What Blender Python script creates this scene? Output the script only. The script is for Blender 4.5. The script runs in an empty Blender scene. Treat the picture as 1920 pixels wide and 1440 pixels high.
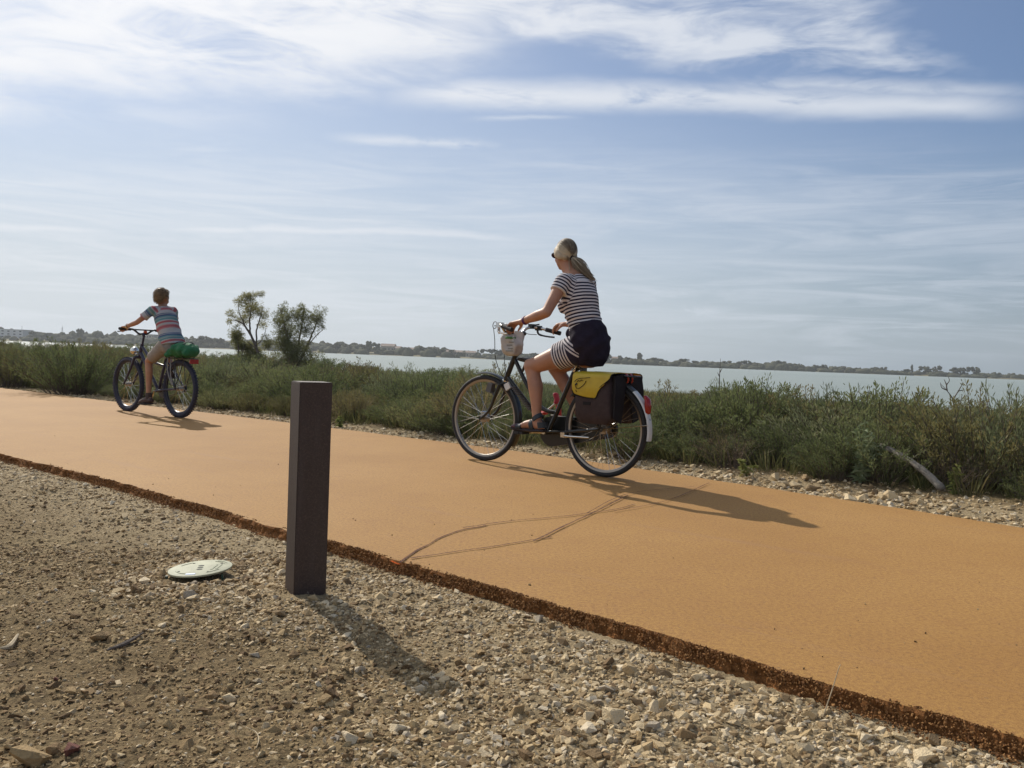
import bpy, bmesh, math, random
import numpy as np
from mathutils import Vector, Matrix, noise as mnoise

random.seed(7)
R = math.radians
S = bpy.context.scene
COL = S.collection

# ------------------------------------------------------------------ camera
FOC = 1620.0                        # focal length in pixels of a 1920 px wide frame
CAM_H = 0.8
ROLL, PITCH = R(2.2), math.atan(49.0 / FOC)
_f = Vector((0, math.cos(PITCH), -math.sin(PITCH)))
_r0 = Vector((1, 0, 0)); _u0 = _r0.cross(_f)
_c, _s = math.cos(ROLL), math.sin(ROLL)
CR = _c * _r0 + _s * _u0
CU = -_s * _r0 + _c * _u0
CP = Vector((0, 0, CAM_H))
cam_data = bpy.data.cameras.new('camera')
cam_data.sensor_width = 36.0
cam_data.lens = FOC / 1920 * 36.0
cam_data.clip_start = 0.05
cam_data.clip_end = 5000
cam = bpy.data.objects.new('camera', cam_data)
COL.objects.link(cam)
cam.matrix_world = Matrix(((CR.x, CU.x, -_f.x, CP.x), (CR.y, CU.y, -_f.y, CP.y), (CR.z, CU.z, -_f.z, CP.z), (0, 0, 0, 1)))
S.camera = cam

def ray(px, py):
    return _f + CR * ((px - 960) / FOC) - CU * ((py - 720) / FOC)
def ground_at(px, py, z=0.0):
    d = ray(px, py); return CP + d * ((z - CAM_H) / d.z)
def at_depth(px, py, y):
    d = ray(px, py); return CP + d * (y / d.y)

# ------------------------------------------------------------------ world, sun, exposure
SUN_EL = R(37.3)
SUN_DIR = Vector((-0.55 * math.cos(SUN_EL), 0.835 * math.cos(SUN_EL), math.sin(SUN_EL))).normalized()
SUN_AZ = math.atan2(SUN_DIR.x, SUN_DIR.y)
world = bpy.data.worlds.new('World'); S.world = world
world.use_nodes = True

class NT:
    """small helper round a node tree"""
    def __init__(s, nt):
        s.nt = nt; nt.nodes.clear()
    def n(s, kind, **kw):
        nd = s.nt.nodes.new(kind)
        for k, v in kw.items():
            if k in ('operation', 'blend_type', 'data_type', 'noise_dimensions', 'sky_type', 'sun_disc', 'sun_elevation', 'sun_rotation', 'attribute_name',
                     'attribute_type', 'feature', 'distance', 'interpolation_type', 'clamp', 'vector_type', 'air_density', 'dust_density', 'ozone_density', 'altitude', 'wave_type', 'bands_direction', 'musgrave_type', 'use_clamp'):
                setattr(nd, k, v)
            else:
                s.put(nd, k, v)
        return nd
    def put(s, nd, key, v):
        key2 = int(key[1:]) if key[0] == '_' and key[1:].isdigit() else key.replace('_', ' ')
        sock = nd.inputs[key2]
        if isinstance(v, tuple) and len(v) == 2 and hasattr(v[0], 'outputs'):
            s.nt.links.new(v[0].outputs[v[1]], sock)
        elif hasattr(v, 'outputs'):
            s.nt.links.new(v.outputs[0], sock)
        else:
            sock.default_value = v
    def math(s, op, a, b=0.0, clamp=False):
        nd = s.nt.nodes.new('ShaderNodeMath'); nd.operation = op; nd.use_clamp = clamp
        s.put(nd, '_0', a)
        if op not in ('SINE', 'ABSOLUTE', 'FRACT', 'FLOOR', 'SQRT', 'COSINE', 'ARCSINE', 'EXPONENT', 'TANGENT'):
            s.put(nd, '_1', b)
        return nd
    def mix(s, fac, a, b, blend='MIX'):
        nd = s.nt.nodes.new('ShaderNodeMix'); nd.data_type = 'RGBA'; nd.blend_type = blend
        s.put(nd, '_0', fac)
        for idx, v in ((6, a), (7, b)):
            if isinstance(v, tuple) and len(v) in (3, 4) and not hasattr(v[0], 'outputs'):
                v = (*v[:3], 1.0)
            s.put(nd, '_%d' % idx, v)
        return (nd, 2)
    def ramp(s, fac, stops, interp='LINEAR'):
        nd = s.nt.nodes.new('ShaderNodeValToRGB'); cr = nd.color_ramp; cr.interpolation = interp
        while len(cr.elements) < len(stops): cr.elements.new(0.5)
        for e, (p, c) in zip(cr.elements, stops):
            e.position = p; e.color = (*c[:3], 1.0) if not isinstance(c, (int, float)) else (c, c, c, 1.0)
        s.put(nd, '_0', fac)
        return nd
    def smooth(s, v, a, b, lo=0.0, hi=1.0):
        nd = s.nt.nodes.new('ShaderNodeMapRange'); nd.interpolation_type = 'SMOOTHSTEP'
        s.put(nd, '_0', v); nd.inputs[1].default_value = a; nd.inputs[2].default_value = b
        nd.inputs[3].default_value = lo; nd.inputs[4].default_value = hi
        return nd
    def noise(s, vec, scale, detail=4.0, rough=0.55, dist=0.0):
        nd = s.nt.nodes.new('ShaderNodeTexNoise')
        if vec is not None: s.put(nd, 'Vector', vec)
        nd.inputs['Scale'].default_value = scale; nd.inputs['Detail'].default_value = detail
        nd.inputs['Roughness'].default_value = rough; nd.inputs['Distortion'].default_value = dist
        return nd
    def vmul(s, vec, v):
        nd = s.nt.nodes.new('ShaderNodeVectorMath'); nd.operation = 'MULTIPLY'
        s.put(nd, '_0', vec); nd.inputs[1].default_value = v
        return nd
    def vadd(s, a, b):
        nd = s.nt.nodes.new('ShaderNodeVectorMath'); nd.operation = 'ADD'
        s.put(nd, '_0', a); s.put(nd, '_1', b)
        return nd

def build_world():
    t = NT(world.node_tree)
    sky = t.n('ShaderNodeTexSky', sky_type='NISHITA', sun_disc=False, sun_elevation=SUN_EL, sun_rotation=SUN_AZ)
    sky.air_density = 1.0; sky.dust_density = 0.8; sky.ozone_density = 2.4
    tc = t.n('ShaderNodeTexCoord')
    sep = t.n('ShaderNodeSeparateXYZ'); t.put(sep, '_0', (tc, 'Generated'))
    azr = t.math('ARCTAN2', (sep, 0), (sep, 1))           # radians, 0 = +Y, right positive
    azc = t.math('MINIMUM', t.math('MAXIMUM', azr, -1.15), 1.15)
    az = t.math('ADD', t.math('TANGENT', azc), t.math('SUBTRACT', azr, azc))
    # straight cloud bands: height over the horizon measured along a level line in the main viewing direction
    az7 = t.math('MINIMUM', t.math('MAXIMUM', azr, -0.75), 0.75)
    el = t.math('DIVIDE', t.math('ARCSINE', (sep, 2)), t.math('COSINE', az7))
    dv = (tc, 'Generated')
    # warp field so that no edge of the cloud is regular
    wz = t.noise(t.vmul(dv, (3.2, 3.2, 12.0)), 1.3, 5, 0.6)
    wob = t.math('MULTIPLY', t.math('SUBTRACT', wz, 0.5), 0.16)
    fine = t.noise(t.vmul(dv, (4.4, 4.4, 17.0)), 1.9, 8, 0.60, 0.6)
    streak = t.noise(t.vmul(dv, (2.6, 2.6, 30.0)), 2.0, 7, 0.64, 0.8)
    puff = t.noise(t.vmul(dv, (9.0, 9.0, 26.0)), 1.7, 6, 0.65, 0.3)
    elw = t.math('ADD', el, wob)
    def band(az0, az1, sa, e0, slope, half, soft):
        """soft window: azimuth az0..az1, height e0 + slope*az, half thickness"""
        a = t.math('MULTIPLY', t.smooth(az, az0 - sa, az0 + sa), t.smooth(az, az1 - sa, az1 + sa, 1.0, 0.0))
        c = t.math('ABSOLUTE', t.math('SUBTRACT', elw, t.math('ADD', t.math('MULTIPLY', az, slope), e0)))
        return t.math('MULTIPLY', a, t.smooth(c, half - soft, half + soft, 1.0, 0.0))
    def cover(mask, tex, lo, hi, amt):
        return t.math('MULTIPLY', t.math('MULTIPLY', mask, t.smooth(tex, lo, hi)), amt)
    els = t.math('ADD', el, t.math('MULTIPLY', t.math('SUBTRACT', wz, 0.5), 0.030))
    def thin(az0, az1, sa, e0, slope, half, soft):
        a = t.math('MULTIPLY', t.smooth(az, az0 - sa, az0 + sa), t.smooth(az, az1 - sa, az1 + sa, 1.0, 0.0))
        c = t.math('ABSOLUTE', t.math('SUBTRACT', els, t.math('ADD', t.math('MULTIPLY', az, slope), e0)))
        return t.math('MULTIPLY', a, t.smooth(c, half - soft, half + soft, 1.0, 0.0))
    # broad cirrus shield on the left: its lower side climbs to the right
    low_l = t.math('ADD', t.math('MULTIPLY', az, 0.13), 0.352)
    m_left = t.math('MULTIPLY', t.smooth(t.math('SUBTRACT', elw, low_l), -0.060, 0.030), t.smooth(az, -0.10, 0.06, 1.0, 0.0))
    # second mass to the right, ended by blue sky beyond
    right_end = t.math('SUBTRACT', az, t.math('ADD', t.math('MULTIPLY', t.math('SUBTRACT', 0.425, elw), 2.0), 0.30))
    m_right = t.math('MULTIPLY', t.math('MULTIPLY', t.smooth(elw, 0.325, 0.375), t.smooth(az, -0.34, -0.10)), t.smooth(right_end, -0.05, 0.05, 1.0, 0.0))
    m_low = t.math('MULTIPLY', t.math('MULTIPLY', t.smooth(elw, 0.318, 0.345), t.smooth(az, 0.10, 0.22)), t.smooth(right_end, -0.05, 0.05, 1.0, 0.0))
    dome = t.smooth(el, 0.44, 0.62)
    layers = [
        cover(m_left, fine, 0.16, 0.60, 0.98),
        cover(m_right, fine, 0.24, 0.66, 0.92),
        cover(m_low, fine, 0.30, 0.60, 0.80),
        cover(thin(-0.13, 0.55, 0.07, 0.2935, 0.0165, 0.0115, 0.012), fine, 0.20, 0.50, 0.92),      # long white streak
        cover(thin(0.25, 0.56, 0.08, 0.3120, 0.010, 0.006, 0.008), fine, 0.28, 0.52, 0.70),
        cover(thin(-0.05, 0.05, 0.03, 0.2690, 0.03, 0.002, 0.004), fine, 0.25, 0.50, 0.5),
        cover(thin(-0.20, -0.04, 0.04, 0.2370, -0.03, 0.004, 0.006), puff, 0.36, 0.56, 0.6),
        cover(thin(-0.60, -0.30, 0.10, 0.2700, 0.04, 0.012, 0.020), fine, 0.36, 0.70, 0.35),
        cover(band(-3.1, 3.1, 0.05, 0.155, 0.03, 0.055, 0.055), streak, 0.30, 0.74, 0.50),          # thin veils lower down
        cover(band(-3.1, 3.1, 0.05, 0.072, 0.02, 0.045, 0.04), streak, 0.38, 0.66, 0.42),
        cover(thin(-0.40, 0.0, 0.07, 0.1395, 0.012, 0.0035, 0.005), fine, 0.15, 0.42, 0.75),
        cover(thin(-0.75, -0.48, 0.05, 0.1330, 0.02, 0.004, 0.006), fine, 0.15, 0.42, 0.65),
        cover(thin(0.20, 0.50, 0.08, 0.1180, 0.0, 0.003, 0.005), fine, 0.20, 0.46, 0.45),
        cover(thin(0.08, 0.25, 0.04, 0.052, 0.03, 0.007, 0.008), puff, 0.40, 0.60, 0.60),          # small puff near the horizon
        cover(thin(-0.24, -0.02, 0.06, 0.058, 0.02, 0.005, 0.007), puff, 0.40, 0.62, 0.45),
        cover(dome, fine, 0.38, 0.74, 0.25),
    ]
    tot = layers[0]
    for l in layers[1:]:
        tot = t.math('MAXIMUM', tot, l)
    sund = t.n('ShaderNodeVectorMath', operation='DOT_PRODUCT'); t.put(sund, '_0', dv); sund.inputs[1].default_value = SUN_DIR
    glow = t.math('POWER', t.math('MAXIMUM', (sund, 1), 0.0), 6.0)
    veil = t.math('ADD', t.math('MULTIPLY', glow, 0.42), t.smooth(el, 0.0, 0.36, 0.86, 0.13), True)
    ccol = t.ramp(glow, [(0.0, (7.6, 8.2, 9.2)), (0.5, (10.4, 10.6, 11.0)), (1.0, (12.0, 12.0, 12.2))])
    # thin high haze: pale, forward scattering, the same all round
    vcol = t.ramp(t.smooth((sund, 1), 0.15, 0.95), [(0.0, (2.9, 3.5, 4.2)), (0.35, (3.9, 4.7, 5.5)), (0.65, (5.7, 6.4, 7.1)), (1.0, (7.6, 8.2, 8.8))])
    blue = t.mix(1.0, (sky, 0), (0.72, 0.83, 1.0), 'MULTIPLY')
    base = t.mix(veil, blue, (vcol, 0))
    out = t.mix(tot, base, (ccol, 0))
    bg = t.n('ShaderNodeBackground'); t.put(bg, 'Color', out); bg.inputs['Strength'].default_value = 0.1
    o = t.n('ShaderNodeOutputWorld'); t.put(o, 'Surface', bg)
build_world()

sl = bpy.data.lights.new('sun', 'SUN'); sl.energy = 5.0; sl.angle = R(0.55); sl.color = (1.0, 0.93, 0.82)
sun = bpy.data.objects.new('sun', sl); COL.objects.link(sun)
sun.rotation_euler = SUN_DIR.to_track_quat('Z', 'Y').to_euler(); sun.location = (0, 0, 30)

S.view_settings.view_transform = 'Standard'
try: S.view_settings.look = 'None'
except Exception: pass
S.view_settings.exposure = -0.22; S.view_settings.gamma = 1.0
S.view_settings.use_curve_mapping = False
S.render.engine = 'CYCLES'
cy = S.cycles
cy.use_denoising = True
try: cy.denoiser = 'OPENIMAGEDENOISE'
except Exception: pass
cy.max_bounces = 6; cy.diffuse_bounces = 3; cy.glossy_bounces = 3; cy.transmission_bounces = 4; cy.transparent_max_bounces = 8; cy.volume_bounces = 1
cy.use_adaptive_sampling = True; cy.adaptive_threshold = 0.012
cy.caustics_reflective = False; cy.caustics_refractive = False

# ------------------------------------------------------------------ materials
def material(name, color, rough=0.6, metal=0.0, vary=0.0, vscale=20.0, bump=0.0, bscale=80.0, spec=0.5, trans=0.0, speck=None):
    m = bpy.data.materials.new(name); m.use_nodes = True
    t = NT(m.node_tree)
    p = t.n('ShaderNodeBsdfPrincipled'); o = t.n('ShaderNodeOutputMaterial')
    tc = t.n('ShaderNodeTexCoord'); v = (tc, 'Object')
    p.inputs['Roughness'].default_value = rough; p.inputs['Metallic'].default_value = metal
    p.inputs['Specular IOR Level'].default_value = spec
    c = (*color, 1.0)
    if vary:
        n = t.noise(v, vscale, 5, 0.6)
        lo = tuple(max(0, x * (1 - vary)) for x in color); hi = tuple(min(1, x * (1 + vary)) for x in color)
        c = (t.ramp(n, [(0.3, lo), (0.7, hi)]), 0)
    if speck:
        n2 = t.noise(v, speck[0], 2, 0.5)
        c = t.mix(t.smooth(n2, speck[1], speck[1] + 0.06), c, speck[2])
    t.put(p, 'Base Color', c)
    if bump:
        b = t.n('ShaderNodeBump', Strength=bump, Distance=0.01); t.put(b, 'Height', t.noise(v, bscale, 4, 0.6)); t.put(p, 'Normal', b)
    if trans:
        tr = t.n('ShaderNodeBsdfTranslucent'); t.put(tr, 'Color', c)
        mx = t.n('ShaderNodeMixShader'); mx.inputs[0].default_value = trans
        t.put(mx, '_1', p); t.put(mx, '_2', tr); t.put(o, 'Surface', mx)
    else:
        t.put(o, 'Surface', p)
    return m

# ------------------------------------------------------------------ mesh helpers
class MB:
    """collects shapes and links them as one mesh object"""
    def __init__(s): s.v = []; s.f = []; s.attr = []
    def add(s, v, f, a=None):
        o = len(s.v); s.v += [tuple(p) for p in v]; s.f += [tuple(i + o for i in q) for q in f]
        s.attr += [0.0] * len(v) if a is None else list(a)
        return s
    def box(s, c, size, rot=None, taper=1.0):
        hx, hy, hz = size[0] / 2, size[1] / 2, size[2] / 2
        v = [Vector((x * hx * (taper if z > 0 else 1), y * hy * (taper if z > 0 else 1), z * hz)) for z in (-1, 1) for y in (-1, 1) for x in (-1, 1)]
        if rot is not None: v = [rot @ p for p in v]
        return s.add([p + Vector(c) for p in v], [(0, 2, 3, 1), (4, 5, 7, 6), (0, 1, 5, 4), (2, 6, 7, 3), (0, 4, 6, 2), (1, 3, 7, 5)])
    def tube(s, pts, r, n=8, cap=True, side=(0, 1, 0), a=None):
        v, f = loft(pts, r, n, side, 'flat' if cap else None)
        return s.add(v, f, None if a is None else [a] * len(v))
    def rloft(s, pts, r, n=14, side=(0, 1, 0)):
        return s.add(*loft(pts, r, n, side, 'round'))
    def ell(s, c, rad, n=14, rot=None):
        v, f = ellipsoid(c, rad, n, rot); return s.add(v, f)
    def ring(s, c, axis, r, prof, n=48, a0=0.0, a1=None, ref=(0, 0, 1)):
        """profile [(dr, dw)] swept round an axis; a0..a1 in radians for a partial arc, measured from ref"""
        full = a1 is None
        ax = Vector(axis).normalized(); e0 = Vector(ref) - ax * ax.dot(Vector(ref)); e0.normalize(); e1 = ax.cross(e0)
        k = len(prof); v = []; f = []
        m = n if full else n + 1
        for i in range(m):
            a = 2 * math.pi * i / n if full else a0 + (a1 - a0) * i / n
            d = e0 * math.cos(a) + e1 * math.sin(a)
            v += [Vector(c) + d * (r + dr) + ax * dw for dr, dw in prof]
        for i in range(n):
            j = (i + 1) % m
            for q in range(k):
                f.append((i * k + q, i * k + (q + 1) % k, j * k + (q + 1) % k, j * k + q))
        if not full:
            f.append(tuple(range(k))[::-1]); f.append(tuple((m - 1) * k + q for q in range(k)))
        return s.add(v, f)
    def disc(s, c, axis, r, h, n=24):
        ax = Vector(axis).normalized()
        return s.tube([Vector(c) - ax * h / 2, Vector(c) + ax * h / 2], r, n)
    def mesh(s, name, smooth=True, attr=None):
        me = bpy.data.meshes.new(name); me.from_pydata(s.v, [], s.f); me.update()
        if smooth: me.shade_smooth() if hasattr(me, 'shade_smooth') else None
        if attr:
            at = me.attributes.new(attr, 'FLOAT', 'POINT'); at.data.foreach_set('value', np.array(s.attr, dtype=np.float32))
        return me
    def build(s, name, mat, parent=None, smooth=True, auto=40, attr=None, recalc=True):
        me = s.mesh(name, smooth, attr)
        if recalc: fix_normals(me)
        if smooth and auto: sharpen(me, auto)
        return link(name, me, mat, parent)

def fix_normals(me):
    b = bmesh.new(); b.from_mesh(me); bmesh.ops.recalc_face_normals(b, faces=b.faces); b.to_mesh(me); b.free()
def sharpen(me, deg):
    try: me.set_sharp_from_angle(angle=R(deg))
    except Exception: pass
def link(name, me, mat, parent=None):
    o = bpy.data.objects.new(name, me); COL.objects.link(o)
    for m in (mat if isinstance(mat, (list, tuple)) else [mat]):
        me.materials.append(m)
    if parent is not None: o.parent = parent
    return o
def empty(name, loc=(0, 0, 0), rz=0.0):
    o = bpy.data.objects.new(name, None); COL.objects.link(o); o.location = loc; o.rotation_euler = (0, 0, rz); o.empty_display_size = 0.1
    return o
def tag(o, label=None, cat=None, group=None, kind=None):
    if label: o['label'] = label
    if cat: o['category'] = cat
    if group: o['group'] = group
    if kind: o['kind'] = kind
    return o
def structure(o): o['kind'] = 'structure'; return o

def loft(pts, rad, n=12, side=(0, 1, 0), cap='flat'):
    """closed tube through pts; rad = r or list of r or (r_side, r_other)"""
    pts = [Vector(p) for p in pts]; m = len(pts)
    if not isinstance(rad, list): rad = [rad] * m
    rr = [(q, q) if not isinstance(q, (list, tuple)) else q for q in rad]
    tang = []
    for i in range(m):
        tang.append((pts[min(i + 1, m - 1)] - pts[max(i - 1, 0)]).normalized())
    if cap == 'round':
        p2, r2, t2 = [], [], []
        for sgn, idx in ((-1, 0), (1, m - 1)):
            e = []
            for k in (0.95, 0.75, 0.4):
                q = min(rr[idx]); sh = math.sqrt(1 - k * k)
                e.append((pts[idx] + tang[idx] * sgn * q * k, (rr[idx][0] * sh, rr[idx][1] * sh), tang[idx]))
            if sgn == -1: pre = e
            else: post = e[::-1]
        pts = [e[0] for e in pre] + pts + [e[0] for e in post]
        rr = [e[1] for e in pre] + rr + [e[1] for e in post]
        tang = [e[2] for e in pre] + tang + [e[2] for e in post]
        m = len(pts)
    sd = Vector(side)
    v = []; f = []
    for i in range(m):
        t = tang[i]; a = sd - t * t.dot(sd)
        if a.length < 1e-3:
            a = Vector((1, 0, 0)) - t * t.x
            if a.length < 1e-3: a = Vector((0, 0, 1)) - t * t.z
        a.normalize(); b = t.cross(a)
        for k in range(n):
            an = 2 * math.pi * k / n
            v.append(pts[i] + a * (rr[i][0] * math.cos(an)) + b * (rr[i][1] * math.sin(an)))
    for i in range(m - 1):
        for k in range(n):
            f.append((i * n + k, i * n + (k + 1) % n, (i + 1) * n + (k + 1) % n, (i + 1) * n + k))
    if cap:
        f.append(tuple(range(n))[::-1]); f.append(tuple((m - 1) * n + k for k in range(n)))
    return v, f
def ellipsoid(c, rad, n=14, rot=None):
    v = []; f = []; h = max(6, n // 2)
    c = Vector(c)
    for i in range(h + 1):
        th = math.pi * (0.02 + 0.96 * i / h)
        for k in range(n):
            an = 2 * math.pi * k / n
            p = Vector((rad[0] * math.sin(th) * math.cos(an), rad[1] * math.sin(th) * math.sin(an), rad[2] * math.cos(th)))
            if rot is not None: p = rot @ p
            v.append(c + p)
    for i in range(h):
        for k in range(n):
            f.append((i * n + k, (i + 1) * n + k, (i + 1) * n + (k + 1) % n, i * n + (k + 1) % n))
    f.append(tuple(range(n))); f.append(tuple(h * n + k for k in range(n))[::-1])
    return v, f
def spline(pts, n=8):
    """Catmull-Rom through pts"""
    P = [Vector(p) for p in pts]; out = []
    for i in range(len(P) - 1):
        p0, p1, p2, p3 = P[max(i - 1, 0)], P[i], P[i + 1], P[min(i + 2, len(P) - 1)]
        for k in range(n):
            t = k / n
            out.append(0.5 * ((2 * p1) + (p2 - p0) * t + (2 * p0 - 5 * p1 + 4 * p2 - p3) * t * t + (3 * p1 - p0 - 3 * p2 + p3) * t ** 3))
    out.append(P[-1]); return out
def voxel_union(mb, name, voxel, smooth=6, fac=0.5):
    """one continuous surface grown from overlapping closed shapes"""
    me = bpy.data.meshes.new('tmp'); me.from_pydata(mb.v, [], mb.f); me.update(); fix_normals(me)
    ob = bpy.data.objects.new('tmp', me); COL.objects.link(ob)
    m = ob.modifiers.new('r', 'REMESH'); m.mode = 'VOXEL'; m.voxel_size = voxel; m.adaptivity = 0.0
    if smooth:
        m = ob.modifiers.new('s', 'SMOOTH'); m.factor = fac; m.iterations = smooth
    dg = bpy.context.evaluated_depsgraph_get(); dg.update()
    out = bpy.data.meshes.new_from_object(ob.evaluated_get(dg)); out.name = name
    bpy.data.objects.remove(ob); bpy.data.meshes.remove(me)
    out.shade_smooth() if hasattr(out, 'shade_smooth') else None
    return out
def coords(me):
    a = np.empty(len(me.vertices) * 3, dtype=np.float32); me.vertices.foreach_get('co', a); return a.reshape(-1, 3)
def spine_param(P, lines):
    """for each point: arc length on the nearest polyline + that line's offset, measured relative to thickness"""
    best = np.full(len(P), 1e9); val = np.zeros(len(P)); which = np.zeros(len(P), int)
    for li, (pts, off, r) in enumerate(lines):
        pts = np.array([tuple(p) for p in pts], dtype=float); L = off
        for k, (a, b) in enumerate(zip(pts[:-1], pts[1:])):
            d = b - a; ln = np.linalg.norm(d)
            tt = np.clip(((P - a) @ d) / (ln * ln), -2.0 if k == 0 else 0, 1.0 if k < len(pts) - 2 else 3.0)
            dist = np.linalg.norm(P - (a + tt[:, None] * d), axis=1) - r
            m = dist < best
            best[m] = dist[m]; val[m] = (L + tt * ln)[m]; which[m] = li
            L += ln
    return val, which
def float_attr(me, name, arr):
    at = me.attributes.new(name, 'FLOAT', 'POINT'); at.data.foreach_set('value', np.asarray(arr, dtype=np.float32))

def displace(me, fn):
    """push vertices along their normals by fn(co)"""
    n = len(me.vertices); C = coords(me); N = np.empty(n * 3, dtype=np.float32); me.vertices.foreach_get('normal', N); N = N.reshape(-1, 3)
    d = np.array([fn(Vector(c)) for c in C.tolist()], dtype=np.float32)
    me.vertices.foreach_set('co', (C + N * d[:, None]).ravel()); me.update()
# ------------------------------------------------------------------ path layout (metres, camera stands over the origin)
NEAR = [(-110.0, 88.4), (-42.0, 35.8), (-9.0, 10.23), (-3.574, 6.044), (-0.972, 3.826), (0.413, 2.573), (0.854, 2.149), (1.166, 1.896), (2.6, 0.52), (9.0, -5.8), (40, -37)]
FAR = [(-108.0, 92.2), (-40.0, 38.9), (-8.27, 13.95), (-3.21, 10.04), (-1.73, 8.85), (0.203, 7.29), (1.444, 6.03), (2.753, 4.577), (4.4, 2.75), (11.0, -4.4), (42, -36)]
def smooth_line(P, n=14):
    return [(q.x, q.y) for q in spline([(x, y, 0) for x, y in P], n)]
NEAR_S = np.array(smooth_line(NEAR)); FAR_S = np.array(smooth_line(FAR))
def signed(P, L):
    """distance to polyline L, positive on its right-hand side as it runs (towards the camera side)"""
    P = np.asarray(P, float); best = np.full(len(P), 1e9); sg = np.ones(len(P))
    for a, b in zip(L[:-1], L[1:]):
        d = b - a; ln2 = d @ d
        if ln2 < 1e-12: continue
        t = np.clip(((P - a) @ d) / ln2, 0, 1); q = P - (a + t[:, None] * d)
        dist = np.hypot(q[:, 0], q[:, 1]); m = dist < best
        best[m] = dist[m]; sg[m] = np.where(d[0] * (P[m, 1] - a[1]) - d[1] * (P[m, 0] - a[0]) < 0, 1, -1)
    return best * sg
def dist_near(P): return signed(P, NEAR_S)          # > 0 on the camera's side of the path
def dist_far(P): return -signed(P, FAR_S)           # > 0 beyond the path
def sstep(x, a, b):
    t = np.clip((x - a) / (b - a), 0, 1); return t * t * (3 - 2 * t)
def vnoise(P, sc, seed=0.0, octaves=3):
    out = np.zeros(len(P))
    for i, (x, y) in enumerate(P):
        out[i] = mnoise.fractal(Vector((x * sc + seed, y * sc - seed, seed * 0.7)), 1.0, 2.0, octaves)
    return out
LID = ground_at(377, 1062, -0.012)
POST = ground_at(574, 1118, -0.05)
WATER_Z = -0.5
def height(P, rough=True):
    P = np.asarray(P, float).reshape(-1, 2)
    dn = dist_near(P); df = dist_far(P)
    z = np.full(len(P), -0.062)
    on = dn > 0
    z[on] = -0.043 - 0.015 * sstep(dn[on], 0, 0.5)
    b = df > 0
    z[b] = -0.03 + 0.03 * sstep(df[b], 0.25, 0.8) - 0.33 * sstep(df[b], 3, 20) - 1.2 * sstep(df[b], 20, 34)
    if rough:
        r = np.hypot(P[:, 0], P[:, 1]) < 45
        n = np.zeros(len(P)); n[r] = vnoise(P[r], 1.3, 3.1, 2) * 0.018 + vnoise(P[r], 8.0, 1.7, 4) * 0.013
        n *= np.where(on, sstep(dn, 0.0, 0.25), np.where(b, 1.0, 0.0))
        z = z + n
    d = np.hypot(P[:, 0] - LID.x, P[:, 1] - LID.y); z = z + 0.009 * (1 - sstep(d, 0.08, 0.38)) * on
    return z

def geo_axis(lo, a, b, hi, step, q=1.16):
    m = list(np.arange(a, b, step)); s = step; x = m[-1]
    while x < hi: s *= q; x += s; m.append(min(x, hi))
    s = step; x = a; pre = []
    while x > lo: s *= q; x -= s; pre.append(max(x, lo))
    return np.array(pre[::-1] + m)

# ---- ground material: dusty earth with fine grit, paler crushed stone where the verge is
def ground_material():
    m = bpy.data.materials.new('earth'); m.use_nodes = True; t = NT(m.node_tree)
    tc = t.n('ShaderNodeTexCoord'); v = (tc, 'Object')
    big = t.noise(v, 0.9, 5, 0.6, 0.4); mid = t.noise(v, 6.0, 6, 0.65); fine = t.noise(v, 55.0, 5, 0.7)
    c = t.ramp(big, [(0.30, (0.195, 0.132, 0.066)), (0.48, (0.285, 0.202, 0.102)), (0.62, (0.36, 0.265, 0.140)), (0.78, (0.44, 0.345, 0.195))])
    c2 = t.mix(t.smooth(mid, 0.35, 0.7, 0.0, 0.6), c, (0.39, 0.29, 0.155), 'MIX')
    c3 = t.mix(t.smooth(fine, 0.35, 0.65, 0.0, 1.0), t.mix(1.0, c2, (0.42, 0.41, 0.40), 'MULTIPLY'), c2)
    at = t.n('ShaderNodeAttribute', attribute_name='gravelly')
    pale = t.ramp(fine, [(0.3, (0.23, 0.17, 0.095)), (0.55, (0.43, 0.335, 0.20)), (0.7, (0.55, 0.445, 0.285))])
    c4 = t.mix(t.math('MULTIPLY', (at, 'Fac'), 0.85), c3, (pale, 0))
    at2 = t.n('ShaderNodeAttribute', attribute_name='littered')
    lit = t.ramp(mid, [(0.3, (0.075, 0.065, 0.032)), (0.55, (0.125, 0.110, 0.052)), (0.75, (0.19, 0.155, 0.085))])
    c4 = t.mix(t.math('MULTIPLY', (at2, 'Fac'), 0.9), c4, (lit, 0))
    vo = t.n('ShaderNodeTexVoronoi', Scale=70.0); t.put(vo, 'Vector', v)
    grit = t.noise(v, 240.0, 4, 0.7)
    h = t.math('ADD', t.math('MULTIPLY', (vo, 'Distance'), -0.35), t.math('ADD', t.math('MULTIPLY', fine, 0.7), t.math('MULTIPLY', grit, 0.5)))
    b = t.n('ShaderNodeBump', Strength=1.0, Distance=0.014); t.put(b, 'Height', h)
    p = t.n('ShaderNodeBsdfPrincipled', Roughness=0.95); p.inputs['Specular IOR Level'].default_value = 0.15
    t.put(p, 'Base Color', c4); t.put(p, 'Normal', b)
    o = t.n('ShaderNodeOutputMaterial'); t.put(o, 'Surface', p)
    return m
M_EARTH = ground_material()

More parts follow.
